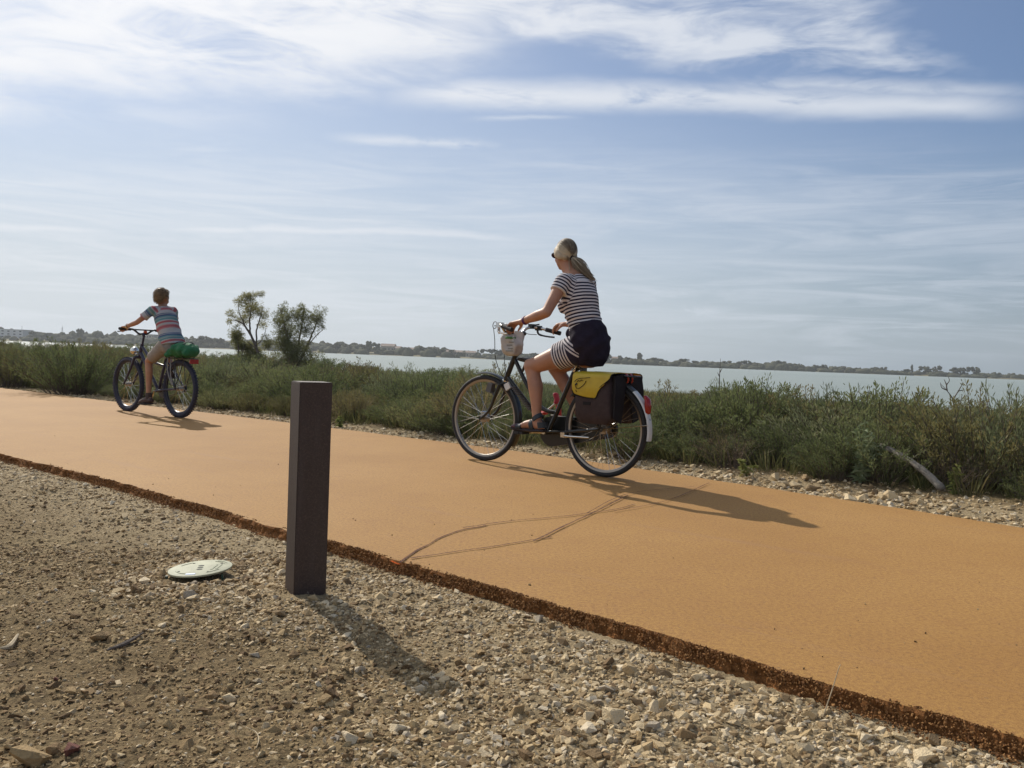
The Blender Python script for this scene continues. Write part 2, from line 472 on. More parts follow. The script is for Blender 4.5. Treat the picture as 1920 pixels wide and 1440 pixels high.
def build_ground():
    xs = geo_axis(-640, -4.6, 3.2, 640, 0.022, 1.14); ys = geo_axis(-60, 1.2, 5.0, 640, 0.022, 1.14)
    X, Y = np.meshgrid(xs, ys); P = np.stack([X.ravel(), Y.ravel()], 1)
    Z = height(P)
    nx = len(xs); ny = len(ys)
    idx = np.arange(nx * ny).reshape(ny, nx)
    f = np.stack([idx[:-1, :-1], idx[:-1, 1:], idx[1:, 1:], idx[1:, :-1]], -1).reshape(-1, 4)
    me = bpy.data.meshes.new('ground')
    me.from_pydata(np.column_stack([P, Z]).tolist(), [], f.tolist()); me.update(); me.shade_smooth()
    dn = dist_near(P); df = dist_far(P)
    g = np.where(dn > 0, (1 - sstep(dn, 0.15, 0.9 + 1.6 * np.clip((P[:, 0] + 0.2) / 1.5, 0, 1.5))), np.where(df > 0, 1 - sstep(df, 0.45, 0.8), 0))
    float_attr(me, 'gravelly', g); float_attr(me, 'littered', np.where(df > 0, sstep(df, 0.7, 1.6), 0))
    return structure(link('ground', me, M_EARTH))
build_ground()

# ---- the path: tan asphalt, thick slab with a crumbling near side
def path_material():
    m = bpy.data.materials.new('tan_asphalt'); m.use_nodes = True; t = NT(m.node_tree)
    tc = t.n('ShaderNodeTexCoord'); v = (tc, 'Object')
    big = t.noise(v, 0.7, 4, 0.55, 0.3); mid = t.noise(v, 7.0, 5, 0.6); grain = t.noise(v, 330.0, 4, 0.75); spk = t.noise(v, 60.0, 2, 0.5)
    c = t.ramp(big, [(0.3, (0.435, 0.235, 0.064)), (0.5, (0.495, 0.278, 0.080)), (0.7, (0.545, 0.318, 0.100))])
    c = t.mix(t.smooth(mid, 0.45, 0.75, 0.0, 0.35), (c, 0), (0.39, 0.195, 0.068))
    g2 = t.noise(v, 70.0, 5, 0.8)
    c = t.mix(t.smooth(g2, 0.36, 0.60, 0.75, 0.0), c, (0.29, 0.145, 0.048))
    c = t.mix(t.smooth(grain, 0.35, 0.68, 0.0, 1.0), t.mix(1.0, c, (0.60, 0.55, 0.48), 'MULTIPLY'), c)
    c = t.mix(t.smooth(spk, 0.66, 0.72, 0.0, 0.60), c, (0.17, 0.10, 0.05))
    # faint long smears left by the paver and by wheels, along the path
    rot = t.n('ShaderNodeVectorRotate'); rot.rotation_type = 'Z_AXIS'; t.put(rot, 'Vector', v); rot.inputs['Angle'].default_value = R(38)
    sm = t.noise(t.vmul((rot, 0), (0.35, 7.0, 1.0)), 1.2, 5, 0.6)
    c = t.mix(t.smooth(sm, 0.58, 0.72, 0.0, 0.35), c, (0.30, 0.165, 0.075))
    b = t.n('ShaderNodeBump', Strength=0.30, Distance=0.003); t.put(b, 'Height', grain)
    p = t.n('ShaderNodeBsdfPrincipled', Roughness=0.80); p.inputs['Specular IOR Level'].default_value = 0.28
    t.put(p, 'Base Color', c); t.put(p, 'Normal', b)
    o = t.n('ShaderNodeOutputMaterial'); t.put(o, 'Surface', p)
    return m
M_PATH = path_material()
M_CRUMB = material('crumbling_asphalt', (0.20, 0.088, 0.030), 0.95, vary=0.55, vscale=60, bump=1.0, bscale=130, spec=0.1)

def resample(L, step_fn):
    L = np.asarray(L); d = np.r_[0, np.cumsum(np.hypot(*np.diff(L, axis=0).T))]
    t = [0.0]
    while t[-1] < d[-1]:
        x = np.interp(t[-1], d, L[:, 0]); y = np.interp(t[-1], d, L[:, 1])
        t.append(t[-1] + step_fn(math.hypot(x, y)))
    t = np.array(t[:-1] + [d[-1]]) if t[-2] < d[-1] else np.array(t[:-1])
    return np.stack([np.interp(t, d, L[:, 0]), np.interp(t, d, L[:, 1])], 1)

def build_path():
    N = resample(NEAR_S, lambda r: 0.012 if r < 5 else 0.03 if r < 9 else 0.25 if r < 20 else 1.5)
    T = np.gradient(N, axis=0); T /= np.hypot(T[:, 0], T[:, 1])[:, None]
    out = np.stack([T[:, 1], -T[:, 0]], 1)                       # right-hand side: towards the camera
    n = len(N)
    w1 = vnoise(N, 1.2, 8.0, 3) * 0.030; w2 = vnoise(N, 14.0, 2.0, 3) * 0.016
    E = N + out * (w1 + w2)[:, None]
    # opposite points on the far edge, found by nearest projection, kept monotone
    dF = np.r_[0, np.cumsum(np.hypot(*np.diff(FAR_S, axis=0).T))]
    Fd = resample(FAR_S, lambda r: 0.1); sF = np.r_[0, np.cumsum(np.hypot(*np.diff(Fd, axis=0).T))]
    k = np.array([np.argmin((Fd[:, 0] - q[0]) ** 2 + (Fd[:, 1] - q[1]) ** 2) for q in N[::8]])
    kk = np.maximum.accumulate(np.interp(np.arange(n), np.arange(n)[::8], k))
    Fp = np.stack([np.interp(kk, np.arange(len(Fd)), Fd[:, 0]), np.interp(kk, np.arange(len(Fd)), Fd[:, 1])], 1)
    Fe = Fp + (-out) * (vnoise(Fp, 2.2, 5.0, 3) * 0.03)[:, None]
    rows = []
    for q in (1.0, 0.55, 0.15, 0.012):
        rows.append(np.column_stack([E * (1 - q) + Fe * q, np.full(n, 0.0)]))
    rows.append(np.column_stack([E, np.full(n, -0.002)]))
    verts = []; faces = []
    far_side = np.column_stack([Fe - out * 0.02, np.full(n, -0.07)])
    allr = [far_side] + rows
    for r_ in allr: verts += r_.tolist()
    for a in range(len(allr) - 1):
        for i in range(n - 1):
            faces.append((a * n + i, (a + 1) * n + i, (a + 1) * n + i + 1, a * n + i + 1))
    me = bpy.data.meshes.new('path'); me.from_pydata(verts, [], faces); me.update(); fix_normals(me)
    path = structure(link('path', me, M_PATH))
    # side of the slab: rough, undercut, then a skirt of loose crumbs
    m = 7; V = []; Fc = []
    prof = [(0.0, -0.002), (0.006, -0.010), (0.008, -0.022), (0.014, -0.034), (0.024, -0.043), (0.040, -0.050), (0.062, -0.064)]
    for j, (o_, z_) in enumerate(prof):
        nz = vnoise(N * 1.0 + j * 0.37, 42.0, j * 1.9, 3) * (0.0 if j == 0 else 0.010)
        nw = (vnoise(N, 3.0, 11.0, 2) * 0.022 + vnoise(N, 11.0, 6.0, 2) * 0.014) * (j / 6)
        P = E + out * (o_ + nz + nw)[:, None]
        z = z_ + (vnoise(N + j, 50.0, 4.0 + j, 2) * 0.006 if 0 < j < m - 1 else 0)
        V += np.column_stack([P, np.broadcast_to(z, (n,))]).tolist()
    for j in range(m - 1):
        for i in range(n - 1):
            Fc.append((j * n + i, (j + 1) * n + i, (j + 1) * n + i + 1, j * n + i + 1))
    me = bpy.data.meshes.new('slab_edge'); me.from_pydata(V, [], Fc); me.update(); fix_normals(me)
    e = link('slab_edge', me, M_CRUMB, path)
    return path, E, out, N
PATH, EDGE, EDGE_OUT, EDGE_N = build_path()

# ---- instanced loose stuff (points -> geometry nodes)
def scatter(name, P, rot, scl, pick, sources, parent=None):
    me = bpy.data.meshes.new(name); me.from_pydata(np.asarray(P).tolist(), [], []); me.update()
    a = me.attributes.new('rot', 'FLOAT_VECTOR', 'POINT'); a.data.foreach_set('vector', np.asarray(rot, np.float32).ravel())
    a = me.attributes.new('scl', 'FLOAT_VECTOR', 'POINT'); a.data.foreach_set('vector', np.asarray(scl, np.float32).ravel())
    a = me.attributes.new('pick', 'INT', 'POINT'); a.data.foreach_set('value', np.asarray(pick, np.int32))
    coll = bpy.data.collections.new(name + '_shapes')
    for s_me in sources:
        coll.objects.link(bpy.data.objects.new(s_me.name, s_me))
    g = bpy.data.node_groups.new(name, 'GeometryNodeTree')
    g.interface.new_socket('Geometry', in_out='INPUT', socket_type='NodeSocketGeometry')
    g.interface.new_socket('Geometry', in_out='OUTPUT', socket_type='NodeSocketGeometry')
    gi = g.nodes.new('NodeGroupInput'); go = g.nodes.new('NodeGroupOutput')
    ip = g.nodes.new('GeometryNodeInstanceOnPoints'); ci = g.nodes.new('GeometryNodeCollectionInfo')
    ci.inputs['Collection'].default_value = coll; ci.inputs['Separate Children'].default_value = True; ci.inputs['Reset Children'].default_value = True
    def named(nm, ty):
        q = g.nodes.new('GeometryNodeInputNamedAttribute'); q.data_type = ty; q.inputs[0].default_value = nm; return q.outputs[0]
    L = g.links.new
    L(gi.outputs[0], ip.inputs['Points']); L(ci.outputs[0], ip.inputs['Instance']); ip.inputs['Pick Instance'].default_value = True
    L(named('pick', 'INT'), ip.inputs['Instance Index'])
    er = g.nodes.new('FunctionNodeEulerToRotation'); L(named('rot', 'FLOAT_VECTOR'), er.inputs[0]); L(er.outputs[0], ip.inputs['Rotation'])
    L(named('scl', 'FLOAT_VECTOR'), ip.inputs['Scale']); L(ip.outputs[0], go.inputs[0])
    ob = bpy.data.objects.new(name, me); COL.objects.link(ob)
    md = ob.modifiers.new('scatter', 'NODES'); md.node_group = g
    ob['kind'] = 'stuff'
    if parent is not None: ob.parent = parent
    return ob

def stone_material(name, stops, rough=0.85):
    m = bpy.data.materials.new(name); m.use_nodes = True; t = NT(m.node_tree)
    oi = t.n('ShaderNodeObjectInfo'); tc = t.n('ShaderNodeTexCoord')
    c = t.ramp((oi, 'Random'), stops)
    n = t.noise((tc, 'Object'), 2.2, 4, 0.65)
    c2 = t.mix(t.smooth(n, 0.3, 0.7, 0.0, 0.45), (c, 0), t.mix(1.0, (c, 0), (0.60, 0.57, 0.52), 'MULTIPLY'))
    p = t.n('ShaderNodeBsdfPrincipled', Roughness=rough); p.inputs['Specular IOR Level'].default_value = 0.25
    t.put(p, 'Base Color', c2)
    b = t.n('ShaderNodeBump', Strength=0.4, Distance=0.1); t.put(b, 'Height', t.noise((tc, 'Object'), 6.0, 4, 0.6)); t.put(p, 'Normal', b)
    o = t.n('ShaderNodeOutputMaterial'); t.put(o, 'Surface', p)
    return m
M_PALE = stone_material('pale_limestone', [(0.0, (0.23, 0.155, 0.082)), (0.2, (0.43, 0.305, 0.160)), (0.45, (0.59, 0.445, 0.250)), (0.75, (0.70, 0.555, 0.345)), (0.93, (0.77, 0.65, 0.46)), (1.0, (0.38, 0.315, 0.235))])
M_BROWN = stone_material('earthy_gravel', [(0.0, (0.15, 0.092, 0.044)), (0.3, (0.30, 0.195, 0.094)), (0.6, (0.41, 0.285, 0.140)), (0.88, (0.54, 0.395, 0.205)), (1.0, (0.67, 0.53, 0.34))])
M_CRUMBS = stone_material('loose_asphalt', [(0.0, (0.14, 0.060, 0.020)), (0.5, (0.29, 0.135, 0.045)), (1.0, (0.44, 0.23, 0.085))])  # brighter than the slab edge: sun on the crumbs put into their colour

def stone_mesh(name, seed, mat, flat=0.7, n=13):
    rnd = random.Random(seed); b = bmesh.new()
    for i in range(n):
        d = Vector((rnd.gauss(0, 1), rnd.gauss(0, 1), rnd.gauss(0, 1))).normalized() * rnd.uniform(0.72, 1.05)
        b.verts.new((d.x * rnd.uniform(0.9, 1.2), d.y * rnd.uniform(0.75, 1.0), d.z * flat))
    bmesh.ops.convex_hull(b, input=b.verts)
    for v in [v for v in b.verts if not v.link_faces]: b.verts.remove(v)
    bmesh.ops.bevel(b, geom=b.edges[:], offset=0.05, segments=1, affect='EDGES') if n > 18 else None
    me = bpy.data.meshes.new(name); b.to_mesh(me); b.free(); me.materials.append(mat)
    return me
PALE = [stone_mesh('stone_shape', i, M_PALE, random.uniform(0.5, 0.85)) for i in range(9)]
BROWN = [stone_mesh('stone_shape', 40 + i, M_BROWN, random.uniform(0.5, 0.85)) for i in range(9)]
CRUMB = [stone_mesh('crumb_shape', 80 + i, M_CRUMBS, 0.8, 10) for i in range(5)]

RNG = np.random.default_rng(11)
def in_view(P, margin=0.06):
    """keep what the camera or a step aside of it could see"""
    ang = np.arctan2(P[:, 0], P[:, 1]); return np.abs(ang) < R(40)
def sizes(n, med, sig, lo, hi):
    return np.clip(np.exp(RNG.normal(math.log(med), sig, n)), lo, hi)
def throw(n, x0, x1, y0, y1):
    return np.column_stack([RNG.uniform(x0, x1, n), RNG.uniform(y0, y1, n)])
def stones(name, P, r, sources, sink=0.25, parent=None, loose=True):
    z = height(P) + r * sink * (RNG.uniform(-1.2, 1.0, len(r)) if loose else 1.0)
    n = len(P); rot = np.column_stack([RNG.normal(0, 0.35, n), RNG.normal(0, 0.35, n), RNG.uniform(0, 6.28, n)])
    scl = r[:, None] * RNG.uniform(0.75, 1.25, (n, 3))
    return scatter(name, np.column_stack([P, z]), rot, scl, RNG.integers(0, len(sources), n), sources, parent)

def build_gravel():
    # camera side: thrown with a density that falls off with distance, thick by the path and to the right
    P = np.vstack([throw(150000, -3.4, 2.0, 1.3, 3.6), throw(130000, -5.2, 1.2, 3.4, 8.0)])
    P = P[in_view(P)]; dn = dist_near(P); P = P[dn > 0.045 + 0.05 * np.clip(vnoise(P, 5.0, 31.0, 2), -0.6, 1)]; dn = dist_near(P)
    nz = vnoise(P, 1.1, 20.0, 3)
    right = sstep(P[:, 0] + 0.25 * nz, -0.75, 0.35)
    strip = 1 - sstep(dn, 0.10 + 0.1 * nz, 0.75)
    dp = np.hypot(P[:, 0] - POST.x, P[:, 1] - POST.y); spot = 1 - sstep(dp, 0.15, 0.7)
    dl = np.hypot(P[:, 0] - LID.x, P[:, 1] - LID.y); spot = np.maximum(spot, (1 - sstep(dl, 0.2, 0.5)) * 0.8)
    pale_w = np.clip(np.maximum(np.maximum(right, strip * 0.8), spot), 0, 1)
    # bare, trodden patches
    bare = sstep(nz, 0.22, 0.5) * (1 - strip)
    dens = np.clip(0.80 + 0.4 * pale_w - 0.30 * bare, 0.25, 1)
    keep = RNG.uniform(0, 1, len(P)) < dens
    keep &= dl > 0.128
    keep &= ~((np.abs(P[:, 0] - POST.x) < 0.075) & (np.abs(P[:, 1] - POST.y) < 0.075))
    P, pale_w, dl = P[keep], pale_w[keep], dl[keep]
    dist = np.hypot(P[:, 0], P[:, 1])
    r = sizes(len(P), 0.0040, 0.55, 0.0016, 0.020) * (1 + 0.38 * pale_w) * (1 + 0.5 * (1 - sstep(dl, 0.15, 0.4)))
    r *= np.where(dist < 2.4, 1.15, 1.0)
    is_pale = RNG.uniform(0, 1, len(P)) < (0.12 + 0.80 * pale_w)
    stones('gravel', P[is_pale], r[is_pale], PALE)
    stones('gravel', P[~is_pale], r[~is_pale], BROWN)
    # beyond the path
    F = resample(FAR_S, lambda q: 0.02 if q < 16 else 0.3)
    F = F[np.hypot(F[:, 0], F[:, 1]) < 24]
    T = np.gradient(F, axis=0); T /= np.hypot(T[:, 0], T[:, 1])[:, None]; beyond = np.stack([-T[:, 1], T[:, 0]], 1)
    k = RNG.integers(0, len(F), 34000)
    w = np.abs(RNG.normal(0.0, 0.26, len(k))) * (1 + 0.9 * sstep(F[k, 0], 0.0, 2.5))
    Q = F[k] + beyond[k] * (0.015 + w)[:, None]
    Q = Q[in_view(Q) & (dist_far(Q) > 0.01)]
    d = np.hypot(Q[:, 0], Q[:, 1]); keep = RNG.uniform(0, 1, len(Q)) < np.clip(8.0 / d, 0.25, 1); Q = Q[keep]
    stones('gravel', Q, sizes(len(Q), 0.0115, 0.45, 0.005, 0.034), PALE, 0.25, None, False)
    # odd bits of grit lying on the path
    k = RNG.integers(0, len(EDGE), 420); w = np.abs(RNG.normal(0, 0.8, len(k))); G = EDGE[k] - EDGE_OUT[k] * (0.02 + w)[:, None]; G = G[in_view(G) & (dist_far(G) < -0.05)]
    r = sizes(len(G), 0.0026, 0.45, 0.0014, 0.007); n = len(G)
    scatter('grit', np.column_stack([G, r * 0.35]), RNG.uniform(0, 6.28, (n, 3)), r[:, None] * RNG.uniform(0.7, 1.2, (n, 3)), RNG.integers(0, 9, n), BROWN, PATH)
    # crumbs along the slab edge
    k = RNG.integers(0, len(EDGE), 34000); k = k[np.hypot(EDGE[k, 0], EDGE[k, 1]) < 10]
    w = np.abs(RNG.normal(0.016, 0.022, len(k))) * np.clip(0.85 + 1.3 * vnoise(EDGE[k], 2.6, 14.0, 3), 0.25, 2.2)
    C = EDGE[k] + EDGE_OUT[k] * w[:, None] + RNG.normal(0, 0.01, (len(k), 2)); C = C[in_view(C)]
    dd = dist_near(C); C = C[dd > -0.012]; dd = dist_near(C)
    r = sizes(len(C), 0.0032, 0.35, 0.0016, 0.0065)
    z = np.interp(dd, [-0.02, 0.0, 0.01, 0.03, 0.055, 0.09, 0.2], [0.0, -0.003, -0.020, -0.038, -0.043, -0.046, -0.050])
    n = len(C)
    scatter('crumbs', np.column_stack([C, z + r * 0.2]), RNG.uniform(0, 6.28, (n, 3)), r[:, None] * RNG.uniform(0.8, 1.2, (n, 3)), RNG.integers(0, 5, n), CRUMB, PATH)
build_gravel()

# ---- scuffs dragged over the path, flush sheets a few mm proud of it
def scuff_material(name, color, amount):
    m = bpy.data.materials.new(name); m.use_nodes = True; t = NT(m.node_tree)
    tc = t.n('ShaderNodeTexCoord'); uvx = t.n('ShaderNodeAttribute', attribute_name='across')
    n = t.noise((tc, 'Object'), 70.0, 5, 0.7); n2 = t.noise((tc, 'Object'), 7.0, 4, 0.6)
    a = t.math('SUBTRACT', 1.0, t.math('ABSOLUTE', (uvx, 'Fac')))
    a = t.math('MULTIPLY', t.smooth(a, 0.0, 0.9), t.smooth(n, 0.28, 0.52))
    a = t.math('MULTIPLY', t.math('MULTIPLY', a, t.smooth(n2, 0.25, 0.55, 0.45, 1.0)), amount)
    p = t.n('ShaderNodeBsdfDiffuse', Color=(*color, 1.0)); tr = t.n('ShaderNodeBsdfTransparent')
    mx = t.n('ShaderNodeMixShader'); t.put(mx, '_0', a); t.put(mx, '_1', tr); t.put(mx, '_2', p)
    o = t.n('ShaderNodeOutputMaterial'); t.put(o, 'Surface', mx)
    return m
M_SCUFF = scuff_material('grey_scuff', (0.11, 0.068, 0.062), 1.0)
M_SPRAY = scuff_material('orange_spray', (0.55, 0.11, 0.03), 0.8)
def ribbon(name, px, w, z, mat):
    pts = [ground_at(x, y, z) for x, y in px]; pts = spline(pts, 12)
    V = []; A = []; Fc = []
    for i, p in enumerate(pts):
        d = (pts[min(i + 1, len(pts) - 1)] - pts[max(i - 1, 0)]).normalized(); s_ = Vector((-d.y, d.x, 0))
        j = mnoise.noise(p * 9.0) * 0.006
        ww = w * (0.75 + 0.5 * abs(mnoise.noise(p * 4.0 + Vector((3, 1, 0)))))
        for q, a in ((-1, -1.0), (0, 0.0), (1, 1.0)):
            V.append(p + s_ * (q * ww + j)); A.append(a)
    for i in range(len(pts) - 1):
        for q in range(2):
            Fc.append((i * 3 + q, i * 3 + q + 1, i * 3 + q + 4, i * 3 + q + 3))
    me = bpy.data.meshes.new(name); me.from_pydata(V, [], Fc); me.update(); float_attr(me, 'across', A)
    return link(name, me, mat, PATH)
for k_, line in enumerate([
    [(748, 1054), (800, 1022), (850, 998), (912, 985)],
    [(770, 1046), (840, 1036), (930, 1023), (1034, 1006)],
    [(868, 989), (960, 976), (1060, 967), (1150, 955), (1190, 945)],
    [(1000, 1014), (1060, 985), (1120, 957), (1178, 928)],
    [(1150, 958), (1250, 938), (1330, 905)],
    [(1100, 962), (1180, 925), (1300, 912)]]):
    ribbon('scuff_mark', line, 0.0100 if k_ < 4 else 0.007, 0.004 + 0.0012 * k_, M_SCUFF)
ribbon('paint_mark', [(735, 1051), (742, 1055), (749, 1058)], 0.009, 0.0125, M_SPRAY)

# ---- the lagoon and its far side
def water_material():
    m = bpy.data.materials.new('lagoon_water'); m.use_nodes = True; t = NT(m.node_tree)
    tc = t.n('ShaderNodeTexCoord'); v = (tc, 'Object')
    n = t.noise(t.vmul(v, (1.0, 2.2, 1.0)), 2.2, 5, 0.65); n2 = t.noise(t.vmul(v, (0.02, 0.08, 1.0)), 1.0, 4, 0.6)
    h = t.math('ADD', n, t.math('MULTIPLY', n2, 0.6))
    b = t.n('ShaderNodeBump', Strength=0.5, Distance=0.12); t.put(b, 'Height', h)
    p = t.n('ShaderNodeBsdfPrincipled', Roughness=0.30, IOR=1.333); p.inputs['Specular IOR Level'].default_value = 0.30
    c = t.ramp(n2, [(0.3, (0.245, 0.280, 0.235)), (0.7, (0.285, 0.315, 0.268))])
    t.put(p, 'Base Color', c); t.put(p, 'Normal', b)
    o = t.n('ShaderNodeOutputMaterial'); t.put(o, 'Surface', p)
    return m
M_WATER = water_material()
def build_water():
    me = bpy.data.meshes.new('water')
    me.from_pydata([(-640, 8, WATER_Z), (640, -58, WATER_Z), (640, 478, WATER_Z), (-640, 478, WATER_Z)], [], [(0, 1, 2, 3)])
    return structure(link('water', me, M_WATER))
build_water()

SHORE_Y = 470.0
def far_height(x, y):
    """land on the other side: low shore, a wooded rise on the left"""
    t = max(0.0, y - SHORE_Y)
    rise = 0.9 * (1 - math.exp(-t / 6.0))
    hill = 5.2 * max(0, min(1, (20 - x) / 120.0)) * max(0.0, min(1, (t - 12) / 70.0)) * (0.85 + 0.3 * mnoise.noise(Vector((x * 0.018, y * 0.02, 3))))
    return WATER_Z - 0.12 + rise + hill + 0.35 * mnoise.noise(Vector((x * 0.05, y * 0.05, 0)))
M_FARLAND = material('far_land', (0.17, 0.15, 0.085), 0.95, vary=0.5, vscale=0.05, spec=0.1)
def build_far_shore():
    xs = np.linspace(-635, 635, 260); ys = np.r_[np.linspace(SHORE_Y - 3, SHORE_Y + 30, 10), np.linspace(SHORE_Y + 40, 635, 14)]
    V = []; Fc = []
    for j, y in enumerate(ys):
        for x in xs:
            yy = y + (3 * mnoise.noise(Vector((x * 0.02, 7, 0))) if j < 9 else 0)
            V.append((x, yy, far_height(x, y) if j else WATER_Z - 0.6))
    n = len(xs)
    for j in range(len(ys) - 1):
        for i in range(n - 1):
            Fc.append((j * n + i, j * n + i + 1, (j + 1) * n + i + 1, (j + 1) * n + i))
    me = bpy.data.meshes.new('far_shore'); me.from_pydata(V, [], Fc); me.update(); me.shade_smooth()
    structure(link('far_shore', me, M_FARLAND))
build_far_shore()
# ------------------------------------------------------------------ vegetation
def leaf_material(name, stops, trans=0.28, rough=0.65):
    m = bpy.data.materials.new(name); m.use_nodes = True; t = NT(m.node_tree)
    oi = t.n('ShaderNodeObjectInfo'); tc = t.n('ShaderNodeTexCoord'); at = t.n('ShaderNodeAttribute', attribute_name='tone')
    n = t.noise((tc, 'Object'), 4.0, 4, 0.6)
    f = t.math('ADD', t.math('MULTIPLY', (at, 'Fac'), 0.40), t.math('ADD', t.math('MULTIPLY', (oi, 'Random'), 0.48), t.math('MULTIPLY', n, 0.16)))
    c = t.ramp(f, stops)
    p = t.n('ShaderNodeBsdfPrincipled', Roughness=rough); p.inputs['Specular IOR Level'].default_value = 0.2
    t.put(p, 'Base Color', c)
    tr = t.n('ShaderNodeBsdfTranslucent'); t.put(tr, 'Color', c)
    mx = t.n('ShaderNodeMixShader'); mx.inputs[0].default_value = trans; t.put(mx, '_1', p); t.put(mx, '_2', tr)
    o = t.n('ShaderNodeOutputMaterial'); t.put(o, 'Surface', mx)
    return m
M_GREEN = leaf_material('glasswort_green', [(0.15, (0.085, 0.105, 0.045)), (0.40, (0.135, 0.162, 0.066)), (0.62, (0.185, 0.210, 0.086)), (0.85, (0.25, 0.24, 0.11))], 0.36)
M_OLIVE = leaf_material('glasswort_olive', [(0.15, (0.095, 0.092, 0.042)), (0.42, (0.155, 0.150, 0.062)), (0.65, (0.21, 0.190, 0.080)), (0.9, (0.26, 0.205, 0.10))], 0.36)
M_GREY = leaf_material('sea_blite_grey', [(0.15, (0.10, 0.12, 0.062)), (0.45, (0.17, 0.195, 0.098)), (0.7, (0.245, 0.262, 0.135)), (0.9, (0.32, 0.30, 0.17))], 0.36)
M_RUST = leaf_material('glasswort_rust', [(0.15, (0.090, 0.054, 0.032)), (0.45, (0.165, 0.105, 0.055)), (0.7, (0.20, 0.140, 0.066)), (0.9, (0.16, 0.155, 0.065))], 0.28)
M_GRASS = leaf_material('shore_grass', [(0.15, (0.075, 0.085, 0.032)), (0.5, (0.125, 0.135, 0.048)), (0.9, (0.24, 0.20, 0.09))])
M_TREE = leaf_material('tamarisk_leaf', [(0.15, (0.14, 0.15, 0.070)), (0.5, (0.23, 0.235, 0.105)), (0.9, (0.34, 0.29, 0.13))], 0.50)
M_FAR = leaf_material('far_leaf', [(0.15, (0.040, 0.046, 0.028)), (0.5, (0.058, 0.063, 0.036)), (0.9, (0.085, 0.082, 0.048))], 0.06, 1.0)
M_TWIG = material('twig', (0.125, 0.098, 0.075), 0.9, vary=0.4, vscale=30)
M_DRY = material('dry_stalk', (0.46, 0.37, 0.24), 0.9, vary=0.3, vscale=40)
M_BARK = material('grey_bark', (0.155, 0.125, 0.10), 0.95, vary=0.45, vscale=14, bump=0.8, bscale=40)

class Leaves:
    """fast gatherer of blades: each a bent strip of two quads or one quad"""
    def __init__(s): s.V = []; s.F = []; s.T = []; s.M = []
    def blade(s, p, d, length, width, tone, rnd, bend=0.0, mat=0):
        sd = d.cross(Vector((rnd.gauss(0, 1), rnd.gauss(0, 1), rnd.gauss(0, 0.4))))
        if sd.length < 1e-4: return
        sd.normalize(); o = len(s.V); w = sd * width * 0.5
        tip = p + d * length + Vector((0, 0, -bend * length))
        s.V += [p - w * 0.55, p + w * 0.55, p + d * length * 0.55 + w, p + d * length * 0.55 - w, tip]
        s.F += [(o, o + 1, o + 2, o + 3), (o + 3, o + 2, o + 4)]
        s.T += [tone] * 5; s.M += [mat] * 2
    def stick(s, pts, r0, r1, mat=1, tone=0.3, n=3):
        m = len(pts); v, f = loft(pts, [r0 + (r1 - r0) * i / (m - 1) for i in range(m)], n, (0.3, 1, 0.2), None)
        o = len(s.V); s.V += v; s.F += [tuple(i + o for i in q) for q in f]; s.T += [tone] * len(v); s.M += [mat] * len(f)
    def mesh(s, name, mats):
        me = bpy.data.meshes.new(name); me.from_pydata([tuple(v) for v in s.V], [], s.F); me.update()
        for m in mats: me.materials.append(m)
        me.polygons.foreach_set('material_index', np.array(s.M, np.int32)); float_attr(me, 'tone', s.T)
        return me

def bush_mesh(seed, mat, h=0.6, r=0.45, stems=95, leaves=34, upright=0.8, wild=0.15, ll=0.024, lw=0.0068, spikes=3):
    rnd = random.Random(seed); L = Leaves()
    lobes = [(rnd.uniform(-0.5, 0.5) * r, rnd.uniform(-0.5, 0.5) * r, rnd.uniform(0.7, 1.0)) for _ in range(4)]
    for i in range(stems):
        lx, ly, lh = rnd.choice(lobes)
        a = rnd.uniform(0, 6.283); q = math.sqrt(rnd.random())
        b = Vector((lx * 0.5 + math.cos(a) * q * r * 0.35, ly * 0.5 + math.sin(a) * q * r * 0.35, -0.02))
        out = Vector((math.cos(a) * q * r * (1.05 - 0.3 * upright) + lx * 0.6, math.sin(a) * q * r * (1.05 - 0.3 * upright) + ly * 0.6, 0))
        top = h * lh * (1.0 - 0.46 * q * q) * rnd.uniform(0.74, 1.0)
        if i < spikes: top *= rnd.uniform(1.03, 1.12)
        mid = b + out * 0.45 + Vector((0, 0, top * 0.55)); end = b + out + Vector((rnd.gauss(0, 0.03), rnd.gauss(0, 0.03), top))
        pts = spline([b, mid, end], 3); L.stick([pts[0], pts[2], pts[4], pts[-1]], 0.004, 0.0018)
        tn = rnd.uniform(0, 1)
        for k in range(leaves):
            u = rnd.uniform(0.12, 1.0) ** 0.62; j = min(int(u * (len(pts) - 1)), len(pts) - 2); w = u * (len(pts) - 1) - j
            p = pts[j].lerp(pts[j + 1], w); ax = (pts[j + 1] - pts[j]).normalized()
            side = Vector((rnd.gauss(0, 1), rnd.gauss(0, 1), rnd.gauss(0, 0.5))).normalized()
            spread = 0.050 * (1.2 - u) + 0.022
            p = p + side * rnd.uniform(0, spread)
            d = (ax * upright * 0.8 + side * rnd.uniform(0.3, 0.9) + Vector((0, 0, 0.35)) + Vector((rnd.gauss(0, wild), rnd.gauss(0, wild), rnd.gauss(0, wild)))).normalized()
            L.blade(p, d, ll * rnd.uniform(0.6, 1.3), lw * rnd.uniform(0.7, 1.25), min(1, max(0, 0.55 * tn + 0.45 * rnd.random())), rnd)
    return L.mesh('bush_shape', [mat, M_TWIG])

